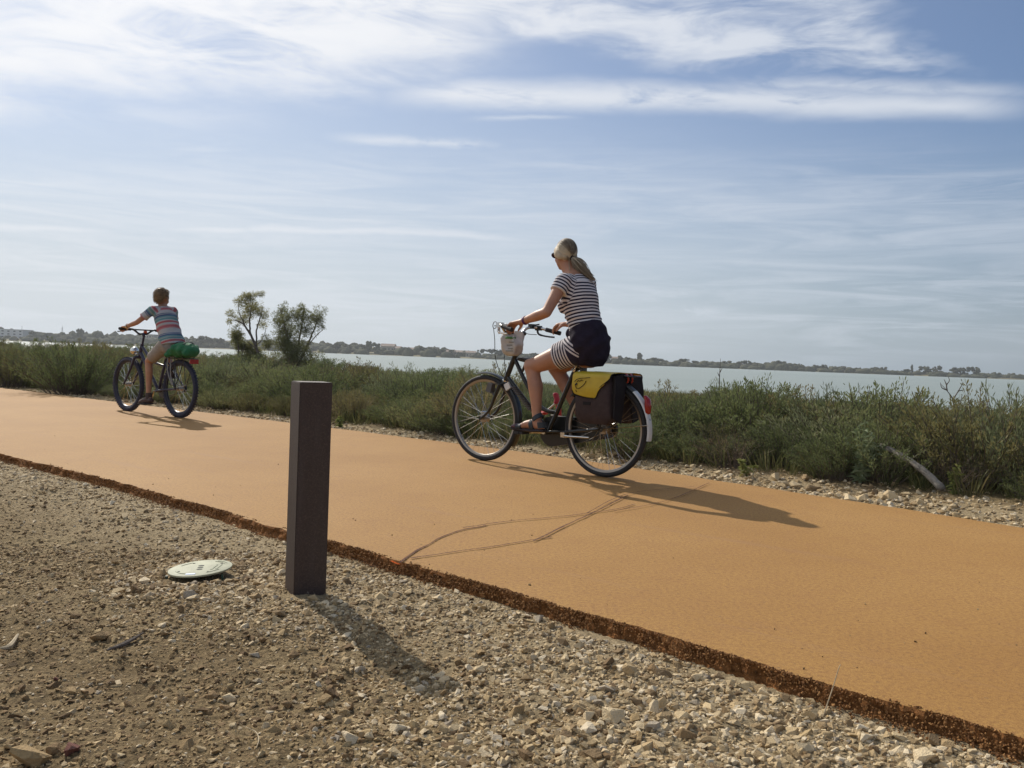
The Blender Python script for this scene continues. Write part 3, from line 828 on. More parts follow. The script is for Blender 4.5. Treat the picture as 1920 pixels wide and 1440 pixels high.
M_STRAW = leaf_material('dry_seed_head', [(0.15, (0.15, 0.105, 0.065)), (0.5, (0.24, 0.18, 0.11)), (0.9, (0.34, 0.27, 0.17))], 0.25)
VARIANTS = {
    'green': [bush_mesh(100 + i, M_GREEN, 0.60, 0.46, 125, 66) for i in range(4)],
    'olive': [bush_mesh(120 + i, M_OLIVE, 0.62, 0.44, 120, 62, 0.95) for i in range(3)],
    'grey': [bush_mesh(140 + i, M_GREY, 0.62, 0.44, 118, 62, 1.1, 0.1, 0.030, 0.0054, 4) for i in range(3)],
    'dry': [bush_mesh(180 + i, M_STRAW, 0.60, 0.40, 70, 16, 1.2, 0.2, 0.026, 0.005, 10) for i in range(2)],
    'rust': [bush_mesh(160 + i, M_RUST, 0.55, 0.42, 120, 62, 0.9) for i in range(2)],
}
WORD = {'green': 'dark green', 'olive': 'olive brown', 'grey': 'grey green feathery', 'rust': 'rusty brown', 'dry': 'dry straw brown'}
BUSH_RND = random.Random(5)
N_BUSH = [0]
def put_bush(x, y, kind, h, wide=1.0, label=None, group=None):
    me = BUSH_RND.choice(VARIANTS[kind]); base_h = 0.6
    o = bpy.data.objects.new('shrub', me); COL.objects.link(o)
    o.location = (x, y, float(height([(x, y)], False)[0]) - 0.01); o.rotation_euler = (0, 0, BUSH_RND.uniform(0, 6.28))
    s = h / base_h; o.scale = (s * wide, s * wide, s)
    N_BUSH[0] += 1
    tag(o, label, 'shrub', group)
    return o
def side_of(px):
    """which landmark a bush stands by, as one would say it looking over the path"""
    for lim, w in ((205, 'left of the boy on the blue bicycle'), (385, 'right behind the boy on the blue bicycle'), (545, 'between the boy and the brown post'), (640, 'behind the top of the brown post'),
                   (845, 'between the brown post and the cycling woman'), (1000, 'behind the front wheel of the black bicycle'), (1215, 'behind the rear wheel and yellow pannier'),
                   (1480, 'just right of the yellow pannier'), (1640, 'left of the fallen grey log'), (1790, 'around the fallen grey log'), (9999, 'right of the fallen grey log')):
        if px < lim: return w
def to_px(p):
    d = Vector(p) - CP; z = d.dot(_f); return 960 + FOC * d.dot(CR) / z, 720 - FOC * d.dot(CU) / z

# bushes that stand out against the water or the sky: pixel column of the top, its height in the picture, distance
SKYLINE = [
    (18, 634, 17.0, 'olive', 'olive brown bush at the far left, just under the white block'),
    (62, 631, 18.0, 'green', 'dark green bush below the far white apartment block'),
    (150, 628, 15.0, 'green', 'tall dark green bush below the lone round far tree on the left'),
    (205, 641, 16.0, 'olive', 'olive bush just left of the boy, tip against the water'),
    (420, 662, 17.0, 'grey', 'grey green bush under the left edge of the thin tree'),
    (590, 672, 15.0, 'green', 'dark green bush at the foot of the wide bushy tree'),
    (655, 674, 13.5, 'olive', 'olive bush right of the post top, edge against the water'),
    (700, 667, 12.5, 'olive', 'olive bush peaking against the water between post and woman'),
    (762, 671, 11.5, 'grey', 'feathery grey green bush topping the hedge left of the woman'),
    (818, 668, 11.0, 'green', 'highest dark green bush left of the woman, tip against the lagoon'),
    (858, 676, 10.6, 'green', 'broad dark green bush left of the front wheel top'),
    (927, 680, 10.0, 'olive', 'yellowish olive bush above the front wheel, against the water'),
    (1010, 700, 9.4, 'grey', 'grey green bush seen between the frame tubes of the black bicycle'),
    (1240, 712, 9.0, 'olive', 'olive bush just right of the yellow pannier, against the water'),
    (1345, 706, 8.8, 'grey', 'grey green bush left of the tall tuft, right of the pannier'),
    (1395, 697, 8.4, 'green', 'tallest green tuft against the water right of the woman'),
    (1418, 704, 8.2, 'green', 'green bush leaning right beside the tallest tuft'),
    (1450, 718, 8.5, 'rust', 'rusty round bush right of the tallest green tuft'),
    (1520, 722, 8.0, 'olive', 'low olive bush with the lagoon showing above it'),
    (1568, 706, 7.9, 'grey', 'left one of two upright dark tufts against the water'),
    (1638, 704, 7.9, 'green', 'right one of two upright dark tufts against the water'),
    (1720, 730, 8.0, 'grey', 'low grassy bush behind the fallen log'),
    (1760, 727, 7.6, 'grey', 'grey grassy bush just left of the bare forked twig'),
    (1835, 716, 7.2, 'olive', 'olive bush just right of the bare forked twig'),
    (1912, 712, 7.0, 'grey', 'pale green bush at the right edge against the water'),
]
SKY_X, SKY_Y = zip(*[(640, 674), (700, 668), (730, 680), (762, 672), (795, 679), (818, 669), (858, 677), (890, 690), (927, 683), (960, 698), (1010, 703), (1100, 710), (1200, 712), (1240, 713), (1290, 725), (1345, 709), (1395, 699), (1425, 707), (1450, 720), (1490, 731), (1520, 725), (1550, 730), (1568, 709), (1600, 726), (1638, 706), (1665, 733), (1720, 734), (1760, 730), (1800, 731), (1835, 718), (1870, 729), (1925, 714), (2100, 720)])
def build_bushes():
    taken = []
    for px, py, d, kind, lab in SKYLINE:
        p = at_depth(px, py, d * math.cos(math.atan((px - 960) / FOC)))
        gz = float(height([(p.x, p.y)], False)[0]); h = p.z - gz
        put_bush(p.x, p.y, kind, max(0.4, h * 1.06), 0.8 if kind in ('grey',) else 1.0, lab, 'shrubs standing out against the lagoon'); taken.append((p.x, p.y, 0.30))
    n = 0
    rows = [(0.72, 0.58, 0.30, 0.42), (1.05, 0.66, 0.32, 0.56), (1.55, 0.72, 0.34, 0.64), (2.1, 0.7, 0.36, 0.68), (2.9, 0.9, 0.42, 0.68), (4.0, 1.1, 0.46, 0.60), (5.6, 1.4, 0.5, 0.66), (7.8, 1.6, 0.68, 0.95), (11.0, 2.0, 0.8, 1.15), (15.5, 2.6, 0.9, 1.25), (20, 3.3, 0.9, 1.25)]
    dF = FAR_S; T = np.gradient(dF, axis=0); T /= np.hypot(T[:, 0], T[:, 1])[:, None]; B = np.stack([-T[:, 1], T[:, 0]], 1)
    arc = np.r_[0, np.cumsum(np.hypot(*np.diff(dF, axis=0).T))]
    for p_, step, h0, h1 in rows[-4:] + rows[:-4]:
        s = 0.0
        while s < arc[-1]:
            s += step * BUSH_RND.uniform(0.75, 1.25)
            x0, y0 = np.interp(s, arc, dF[:, 0]), np.interp(s, arc, dF[:, 1]); bx, by = np.interp(s, arc, B[:, 0]), np.interp(s, arc, B[:, 1])
            pp = p_ + BUSH_RND.uniform(-0.28, 0.28) * step
            if p_ < 1.2: pp += 0.40 * float(sstep(np.array(x0), 0.6, 2.4)) + BUSH_RND.uniform(-0.05, 0.15)
            x, y = x0 + bx * pp, y0 + by * pp
            if y < 2 or math.hypot(x, y) > (26 if p_ < 3 else 60): continue
            if abs(math.atan2(x, y)) > R(37 if p_ < 4 else 33): continue
            big = 1.0 + (0.0 if p_ < 3 else 0.35)
            h = BUSH_RND.uniform(h0, h1); px, py = to_px((x, y, h))
            hz = 634.2 + 0.0384 * px
            # low enough for the water to show where the photograph shows it
            room = {True: 30, False: 8}[px > 640] if p_ > 3 else 0
            if p_ > 1.3:
                if px > 640: drop = float(np.interp(px, SKY_X, SKY_Y)) - hz + BUSH_RND.uniform(1, 13)
                else: drop = BUSH_RND.uniform(-10.0, 2.0) if px < 330 else BUSH_RND.uniform(-3.0, 10.0)
                gz = float(height([(x, y)], False)[0]); h = min(h * 1.15, CAM_H - drop / FOC * math.hypot(x, y) - gz)
                if h < 0.2: continue
            if any((x - a) ** 2 + (y - b) ** 2 < c * c for a, b, c in taken): continue
            z = mnoise.noise(Vector((x * 0.55, y * 0.55, 4.0))) + BUSH_RND.uniform(-0.25, 0.25)
            kind = 'rust' if z < -0.50 else 'olive' if z < -0.12 else 'green' if z < 0.30 else 'grey'
            if px > 1500 and BUSH_RND.random() < 0.55: kind = 'grey'
            if p_ < 1.0 and BUSH_RND.random() < 0.6: kind = 'green'
            if BUSH_RND.random() < 0.09: kind = 'dry'
            if n > 272: continue
            w = side_of(px); row = 'front-row' if p_ < 1.2 else 'middle' if p_ < 4.5 else 'far'
            put_bush(x, y, kind, h, BUSH_RND.uniform(0.85, 1.35) * big, None, '%s %s shrubs %s' % (WORD[kind], row, w)); n += 1
build_bushes()
ORD = ['second', 'third', 'fourth', 'fifth', 'sixth', 'seventh', 'eighth', 'ninth', 'tenth', 'eleventh', 'twelfth', 'thirteenth', 'fourteenth', 'fifteenth', 'sixteenth', 'seventeenth', 'eighteenth', 'nineteenth', 'twentieth']
def tell_apart(objs, one):
    """label each member of a row of look-alikes by its place in the row; one(group) gives the wording"""
    groups = {}
    for o in objs: groups.setdefault(o['group'], []).append(o)
    for g, m in groups.items():
        m.sort(key=lambda o: to_px(o.location)[0])
        for i, o in enumerate(m):
            if len(m) == 1: o['label'] = 'lone ' + one(g)
            elif i == 0: o['label'] = 'leftmost ' + one(g)
            elif i == len(m) - 1: o['label'] = 'rightmost ' + one(g)
            else: o['label'] = '%s from left %s' % (ORD[i - 1] if i - 1 < len(ORD) else str(i + 1) + 'th', one(g))
tell_apart([o for o in COL.objects if o.name.startswith('shrub') and 'label' not in o], lambda g: g.replace('shrubs', 'shrub'))

def grass_mesh(seed):
    rnd = random.Random(seed); L = Leaves()
    for i in range(26):
        a = rnd.uniform(0, 6.28); q = rnd.random() * 0.09
        d = Vector((math.cos(a) * rnd.uniform(0.1, 0.6), math.sin(a) * rnd.uniform(0.1, 0.6), 1)).normalized()
        L.blade(Vector((math.cos(a) * q, math.sin(a) * q, 0)), d, rnd.uniform(0.08, 0.24), 0.007, rnd.random(), rnd, 0.15)
    return L.mesh('tuft_shape', [M_GRASS])
TUFTS = [grass_mesh(i) for i in range(5)]
def build_ground_cover():
    F = resample(FAR_S, lambda q: 0.05); F = F[np.hypot(F[:, 0], F[:, 1]) < 30]
    T = np.gradient(F, axis=0); T /= np.hypot(T[:, 0], T[:, 1])[:, None]; B = np.stack([-T[:, 1], T[:, 0]], 1)
    k = RNG.integers(0, len(F), 9000); w = 0.55 + np.abs(RNG.normal(0, 1, len(k))) * 2.6 + 0.40 * sstep(F[k, 0], 0.6, 2.4)
    k2 = RNG.integers(0, len(F), 12000); w2 = RNG.uniform(2.0, 21.0, len(k2))
    P = np.vstack([F[k] + B[k] * w[:, None], F[k2] + B[k2] * w2[:, None]]); P = P[in_view(P)]; n = len(P)
    s = RNG.uniform(0.6, 1.3, n) * (1 + 0.5 * sstep(dist_far(P), 4, 10))
    scatter('ground_cover', np.column_stack([P, height(P, False) - 0.01]), np.column_stack([RNG.normal(0, 0.15, n), RNG.normal(0, 0.15, n), RNG.uniform(0, 6.28, n)]), np.column_stack([s, s, s]), RNG.integers(0, 5, n), TUFTS)
build_ground_cover()

# ---- two tamarisks on the shore
def spray_cloud(L, rnd, c, r, n, ll, lw, droop=0.0):
    for i in range(n):
        d = Vector((rnd.gauss(0, 1), rnd.gauss(0, 1), rnd.gauss(0, 1))).normalized()
        p = Vector(c) + Vector((d.x * r[0], d.y * r[1], d.z * r[2])) * (rnd.random() ** 0.45)
        base = (d * 0.7 + Vector((rnd.gauss(0, 0.4), rnd.gauss(0, 0.4), rnd.gauss(0.35, 0.4)))).normalized(); tn = rnd.random()
        for k in range(5):
            q = (base + Vector((rnd.gauss(0, 0.45), rnd.gauss(0, 0.45), rnd.gauss(0, 0.45)))).normalized()
            L.blade(p + q * rnd.uniform(0, 0.06), q, ll * rnd.uniform(0.6, 1.4), lw, 0.6 * tn + 0.4 * rnd.random(), rnd, droop)
def build_tree(label, base_px, depth, limbs, clouds, seed, group, dens=1.0):
    rnd = random.Random(seed)
    b = at_depth(base_px[0], base_px[1], depth); gz = float(height([(b.x, b.y)], False)[0])
    t = empty('tamarisk_tree', (b.x, b.y, gz - 0.05))
    tag(t, label, 'tree', group)
    def loc(px, py, dy=0.0):
        p = at_depth(px, py, depth + dy); return Vector((p.x - b.x, p.y - b.y, p.z - gz + 0.05))
    tr = MB(); sc = depth / FOC
    for pts, r0, r1 in limbs:
        P = spline([loc(*q) for q in pts], 5); m = len(P)
        P = [p + Vector((rnd.gauss(0, 0.006), rnd.gauss(0, 0.006), 0)) for p in P]
        tr.add(*loft(P, [r0 + (r1 - r0) * i / (m - 1) for i in range(m)], 7, (0, 1, 0), 'flat'))
    tr.build('trunk', M_BARK, t)
    L = Leaves()
    for px, py, rx, ry, n in clouds:
        dy = rnd.uniform(-0.3, 0.3); c = loc(px, py, dy)
        for k in range(max(1, int(n / 12))):
            e = Vector((rnd.gauss(0, rx * 0.45), rnd.gauss(0, rx * 0.55), rnd.gauss(0, ry * 0.45))) * sc
            c2 = c + e; spray_cloud(L, rnd, c2, (rx * sc * 0.55, rx * sc * 0.55, ry * sc * 0.62), int(17 * dens), 0.042, 0.0085)
            L.stick([c + e * 0.1, c + e * 0.6 + Vector((0, 0, -0.02)), c2], 0.006, 0.003, 1)
    o = link('crown', L.mesh('crown', [M_TREE, M_BARK]), [], t)
    return t
TD = 23.0
build_tree('thin leaning tamarisk with an open crown, left of the two on the shore', (489, 684), TD,
    [([(489, 684), (480, 650), (468, 625), (455, 607), (440, 600)], 0.045, 0.014), ([(470, 628), (468, 606), (470, 585), (476, 560)], 0.028, 0.008),
     ([(481, 655), (481, 620), (487, 598), (492, 575)], 0.026, 0.008), ([(484, 645), (494, 632), (499, 615)], 0.014, 0.006), ([(487, 660), (470, 645), (462, 640)], 0.02, 0.008), ([(462, 614), (450, 590), (446, 566)], 0.016, 0.006)],
    [(452, 567, 11, 9, 80), (468, 566, 12, 12, 130), (489, 553, 8, 5, 45), (470, 583, 15, 12, 170), (489, 590, 11, 14, 120), (455, 600, 13, 9, 90), (437, 594, 10, 7, 55), (428, 606, 5, 6, 26), (492, 610, 7, 8, 40), (466, 558, 14, 6, 50)], 21, 'tamarisks on the shore', 1.7)
build_tree('wide bushy tamarisk with many stems, right of the two on the shore', (552, 690), TD,
    [([(552, 690), (545, 650), (534, 615), (526, 580)], 0.04, 0.01), ([(553, 690), (560, 645), (566, 610), (570, 578)], 0.04, 0.01), ([(557, 688), (575, 652), (588, 620), (598, 595)], 0.04, 0.01), ([(575, 652), (592, 630), (606, 618)], 0.018, 0.006), ([(548, 680), (530, 655), (520, 630)], 0.03, 0.01)],
    [(528, 582, 11, 11, 80), (522, 602, 15, 14, 130), (540, 600, 15, 14, 120), (536, 624, 20, 18, 340), (532, 645, 24, 18, 360), (545, 668, 30, 14, 300), (566, 577, 11, 8, 60), (566, 595, 19, 15, 170), (585, 592, 17, 15, 150), (600, 600, 12, 11, 80), (572, 617, 23, 15, 170), (606, 613, 10, 7, 30), (556, 655, 24, 16, 300), (560, 675, 26, 10, 160), (585, 670, 14, 6, 40), (602, 664, 12, 4, 22)], 22, 'tamarisks on the shore', 1.8)
build_tree('small dense bush-like tamarisk under the left side of the thin tree', (446, 684), TD,
    [([(446, 684), (447, 655), (445, 635)], 0.03, 0.01), ([(446, 682), (455, 660), (460, 645)], 0.02, 0.008)],
    [(444, 630, 11, 13, 150), (447, 646, 10, 13, 130), (466, 652, 12, 12, 120), (480, 660, 16, 12, 150), (495, 648, 11, 10, 70), (468, 672, 24, 8, 120)], 23, 'tamarisks on the shore', 3.0)

def twiggy(label, name, px, py_base, depth, branches, r=0.006, mat=None):
    b = at_depth(px, py_base, depth); gz = float(height([(b.x, b.y)], False)[0])
    m = MB()
    for pts in branches:
        P = [at_depth(x, y, depth + dy) - Vector((b.x, b.y, gz)) for x, y, dy in pts]; k = len(P)
        m.add(*loft(spline(P, 4), [r * (1 - 0.75 * i / ((k - 1) * 4)) for i in range((k - 1) * 4 + 1)], 6, (0, 1, 0), 'flat'))
    o = m.build(name, mat or M_TWIG); o.location = (b.x, b.y, gz)
    return tag(o, label, 'plant')
twiggy('bare dark forked twig rising over the bushes at the right', 'bare_plant', 1790, 760, 7.0, [
    [(1790, 775, 0), (1786, 748, 0), (1775, 732, 0), (1764, 720, 0.05)], [(1776, 733, 0), (1775, 722, 0), (1780, 714, 0), (1778, 706, 0)], [(1775, 722, 0), (1770, 711, 0.03)], [(1787, 749, 0), (1800, 728, 0.05), (1806, 716, 0)], [(1797, 733, 0), (1810, 731, 0.1)], [(1775, 731, 0), (1766, 727, 0), (1763, 717, 0)]], 0.0055)
twiggy('thin bare reddish spike sticking up beside the tall green tuft', 'bare_plant', 1350, 725, 8.6, [[(1349, 740, 0), (1349, 710, 0), (1350, 690, 0), (1351, 672, 0)], [(1349, 706, 0), (1345, 698, 0)], [(1350, 698, 0), (1354, 690, 0)]], 0.006)

# the pale thistle and yellow-green weeds by the verge
def weed(label, name, px, py, n, h, mat, spread, ll, lw, seed, cat='plant'):
    p = ground_at(px, py, 0.0); rnd = random.Random(seed); L = Leaves()
    for i in range(n):
        a = rnd.uniform(0, 6.28); e = Vector((math.cos(a) * spread * rnd.random(), math.sin(a) * spread * rnd.random(), h * rnd.uniform(0.45, 1.0)))
        pts = spline([Vector((0, 0, -0.02)), e * 0.5 + Vector((0, 0, 0.03)), e], 4); L.stick(pts, 0.005, 0.0025, 0, 0.8)
        for k in range(26):
            u = rnd.uniform(0.15, 1); q = pts[min(int(u * (len(pts) - 1)), len(pts) - 1)]
            d = Vector((rnd.gauss(0, 1), rnd.gauss(0, 1), rnd.gauss(0.4, 0.5))).normalized()
            L.blade(q, d, ll * rnd.uniform(0.5, 1.2) * (1.2 - 0.6 * u), lw, rnd.random(), rnd, 0.2)
    o = link(name, L.mesh(name, [mat]), []); o.location = (p.x, p.y, float(height([(p.x, p.y)], False)[0])); return tag(o, label, cat)
M_THISTLE = leaf_material('thistle_leaf', [(0.15, (0.12, 0.155, 0.075)), (0.5, (0.19, 0.235, 0.115)), (0.9, (0.33, 0.36, 0.22))], 0.3)
M_LIME = leaf_material('lime_weed', [(0.15, (0.11, 0.14, 0.040)), (0.5, (0.165, 0.195, 0.060)), (0.9, (0.25, 0.25, 0.09))], 0.4)
weed('pale silvery thistle with spiny leaves left of the fallen log', 'thistle', 1612, 905, 13, 0.52, M_THISTLE, 0.20, 0.085, 0.014, 3)
weed('bright yellow green weed beside the right end of the fallen log', 'weed', 1787, 925, 5, 0.22, M_LIME, 0.06, 0.05, 0.012, 4)
weed('small bright green weed at the thicket edge right of the pannier', 'weed', 1395, 888, 6, 0.12, M_LIME, 0.11, 0.05, 0.014, 5)
weed('lime green weed at the far path edge just right of the post', 'weed', 638, 797, 5, 0.13, M_LIME, 0.08, 0.05, 0.016, 6)

# the fallen grey log
def build_log():
    a = at_depth(1652, 836, 6.25); b = at_depth(1764, 905, 5.75)
    m = MB(); P = spline([a, a.lerp(b, 0.3) + Vector((0, 0, 0.018)), a.lerp(b, 0.7) + Vector((0, 0, 0.010)), b + Vector((0, 0, -0.03))], 8); k = len(P)
    m.add(*loft(P, [(0.017 + 0.008 * i / k + 0.002 * math.sin(i * 1.7), 0.020 + 0.012 * i / k) for i in range(k)], 12, (0, 0, 1), 'round'))
    return m
M_LOG = material('weathered_wood', (0.20, 0.18, 0.15), 0.9, vary=0.28, vscale=18, bump=1.0, bscale=70)
tag(build_log().build('fallen_log', M_LOG), 'weathered grey log slanting down out of the thicket at the right', 'log')

# ---- single stones and bits one notices
def rock(px, py, r, seed, label=None, group=None, mat=None, name='rock', z=0.0, flat=0.7):
    p = ground_at(px, py, z); me = stone_mesh('rock_shape', 300 + seed, mat or M_PALE, flat, 16)
    o = bpy.data.objects.new(name, me); COL.objects.link(o)
    o.location = (p.x, p.y, float(height([(p.x, p.y)])[0]) + r * 0.35); o.scale = (r, r * 0.85, r); o.rotation_euler = (random.uniform(-0.3, 0.3), random.uniform(-0.3, 0.3), random.uniform(0, 6.28))
    return tag(o, label, 'rock', group)
ROCKS = [(1108, 854, .045), (1125, 857, .04), (1152, 852, .05), (1170, 862, .035), (1190, 864, .04), (1226, 872, .03), (1268, 878, .035), (1345, 884, .05), (1362, 890, .035), (1385, 897, .045), (1404, 893, .03), (1455, 897, .055), (1470, 905, .045),
         (1490, 906, .06), (1510, 899, .045), (1522, 913, .055), (1541, 915, .04), (1558, 921, .03), (1594, 933, .055), (1618, 932, .06), (1640, 921, .04), (1655, 930, .05), (1668, 931, .06), (1700, 927, .04), (1725, 940, .035), (1029, 853, .045), (1012, 847, .03)]
for i, (x, y, r) in enumerate(ROCKS):
    where = 'behind the rear wheel' if x < 1200 else 'right of the rear wheel' if x < 1430 else 'left of the thistle' if x < 1575 else 'below the thistle and log'
    rock(x, y, r, i, None, 'pale rocks on the far verge %s' % where)
tell_apart([o for o in COL.objects if o.name.startswith('rock') and 'group' in o], lambda g: g.replace('rocks', 'rock'))
for x, y, r, mt, lab in [
    (452, 1333, .014, M_PALE, 'pale stone alone on bare earth, lower middle left'), (437, 1362, .012, M_PALE, 'whitish flat stone below the lone pale stone on the earth'), (213, 1120, .016, M_PALE, 'whitish flat stone left of the round green lid'),
    (412, 1080, .024, M_PALE, 'tan angular stone leaning on the green lid front'), (427, 1095, .018, M_PALE, 'pale angular stone just right below the green lid'), (381, 1107, .018, M_BROWN, 'brown wedge stone below the green lid'),
    (285, 1110, .020, M_BROWN, 'grey brown stone left below the green lid'), (188, 1202, .030, M_BROWN, 'largest brown stone on the earth below left of the lid'), (851, 1368, .018, M_PALE, 'big cream stone left of its grey neighbour, bottom middle'), (932, 1390, .020, M_PALE, 'biggest cream stone near the bottom centre'),
    (1067, 1393, .020, M_PALE, 'rounded buff stone at the bottom right of centre'), (855, 1265, .014, M_PALE, 'light stone at the end of the post shadow'), (1097, 1263, .014, M_PALE, 'white rounded stone right of the post shadow end'), (835, 1060, .010, M_BROWN, 'small dark pebble on the path near the scuff start'),
    (60, 1425, .045, M_BROWN, 'big grey slab stone at the bottom left corner'), (690, 1385, .016, M_PALE, 'pale stone pair member low centre left')]:
    rock(x, y, r, int(x), lab, None, mt, 'stone', 0.0 if y == 1060 else -0.05, 0.55)
M_BRICK = material('red_brick', (0.20, 0.075, 0.052), 0.9, vary=0.3, vscale=60, bump=0.6)
rock(135, 1408, .022, 901, 'reddish brick fragment at the bottom left', None, M_BRICK, 'brick_fragment', -0.05, 0.8)
rock(105, 1265, .008, 902, 'small orange brick chip on the earth at the left', None, M_BRICK, 'brick_chip', -0.05, 0.8)

def stalk(label, pts, r0, r1, name='dry_stalk', mat=None, cat='grass stalk'):
    b = ground_at(*pts[0], -0.05); gz = float(height([(b.x, b.y)])[0])
    P = []
    for x, y in pts: P.append(at_depth(x, y, b.y + 0.004 * len(P)) - Vector((b.x, b.y, gz)))
    P = spline(P, 5); m = MB(); k = len(P)
    m.add(*loft(P, [r0 + (r1 - r0) * i / (k - 1) for i in range(k)], 6, (0, 1, 0), 'flat'))
    o = m.build(name, mat or M_DRY); o.location = (b.x, b.y, gz); return tag(o, label, cat)
stalk('dry straw stalk standing in front of the path edge at the right', [(1541, 1350), (1553, 1315), (1563, 1285), (1572, 1255), (1576, 1246)], 0.0016, 0.0008)
stalk('thin straw blade standing in the gravel at the bottom right', [(1287, 1425), (1290, 1405), (1291, 1392)], 0.0012, 0.0006)
def litter(label, px, r, name, mat, lift=0.006, cat='twig'):
    P = []
    for x, y in px:
        p = ground_at(x, y, -0.05); P.append(Vector((p.x, p.y, float(height([(p.x, p.y)])[0]) + lift)))
    m = MB(); Q = spline(P, 5); k = len(Q)
    m.add(*loft(Q, [r * (1 - 0.6 * abs(2 * i / (k - 1) - 1)) for i in range(k)], 6, (0, 0, 1), 'flat'))
    return tag(m.build(name, mat), label, cat)
litter('dark bark strip lying on the earth below the lid', [(200, 1222), (235, 1208), (268, 1192)], 0.007, 'bark_strip', M_BARK, 0.008, 'bark')
litter('pale curled dry leaf at the left edge', [(0, 1213), (18, 1208), (34, 1190)], 0.008, 'dry_leaf', M_DRY, 0.012, 'leaf')
litter('curved pale straw on the earth near the bottom', [(455, 1368), (478, 1378), (485, 1395), (480, 1415)], 0.0014, 'straw', M_DRY, 0.010)
litter('thin bent straw beside the post shadow', [(810, 1278), (806, 1262), (812, 1250)], 0.0012, 'straw', M_DRY, 0.010)

# ---- far side of the lagoon
def clump_mesh(seed, n, squash=1.0, leaf=260, shape='round'):
    rnd = random.Random(seed); L = Leaves(); 
    crown = MB()
    for i in range(n):
        a = rnd.uniform(0, 6.28); q = math.sqrt(rnd.random()); z = rnd.uniform(0.30, 0.88)
        if shape == 'round': rr = math.sqrt(max(0.02, 1 - ((z - 0.55) / 0.5) ** 2)) * 0.5
        elif shape == 'pine': rr = 0.5 if z > 0.62 else 0.16; z = 0.55 + 0.4 * (z - 0.3)
        else: rr = 0.20 * (1.1 - z) + 0.08
        c = Vector((math.cos(a) * q * rr, math.sin(a) * q * rr, z)); s = rnd.uniform(0.10, 0.19)
        v, f = ellipsoid(c, (s, s, s * 0.8 * squash), 7)
        v = [p + Vector((rnd.gauss(0, 0.012), rnd.gauss(0, 0.012), rnd.gauss(0, 0.012))) for p in v]; o = len(L.V)
        L.V += v; L.F += [tuple(k + o for k in g) for g in f]; tn = rnd.random(); L.T += [tn] * len(v); L.M += [0] * len(f)
        for k in range(leaf // n):
            d = Vector((rnd.gauss(0, 1), rnd.gauss(0, 1), rnd.gauss(0.2, 1))).normalized(); L.blade(c + d * s * 0.9, d, 0.06, 0.035, tn, rnd)
    return L.mesh('far_crown', [M_FAR])
FC = {'round': [clump_mesh(i, 20) for i in range(4)], 'pine': [clump_mesh(10 + i, 18, 0.7, 200, 'pine') for i in range(2)], 'tall': [clump_mesh(20 + i, 14, 1.3, 200, 'tall') for i in range(2)]}
_tm = MB(); _tm.tube([(0, 0, -0.1), (0.01, 0, 0.25), (0, 0.01, 0.6)], [0.035, 0.028, 0.015], 6); FAR_TRUNK = _tm.mesh('far_trunk'); FAR_TRUNK.materials.append(M_BARK)
FR = random.Random(9)
def far_tree(px, top, width, kind='round', label=None, group='trees across the lagoon', back=14.0):
    y = SHORE_Y + back; p = at_depth(px, top, y); gz = far_height(p.x, y); h = max(2.2, p.z - gz); w = width / FOC * y
    t = empty('far_tree', (p.x, y, gz), FR.uniform(0, 6.28)); t.scale = (w, w, h)
    tag(t, label or 'small tree in the wooded strip across the lagoon', 'tree', group)
    link('trunk', FAR_TRUNK, [], t); link('crown', FR.choice(FC[kind]), [], t)
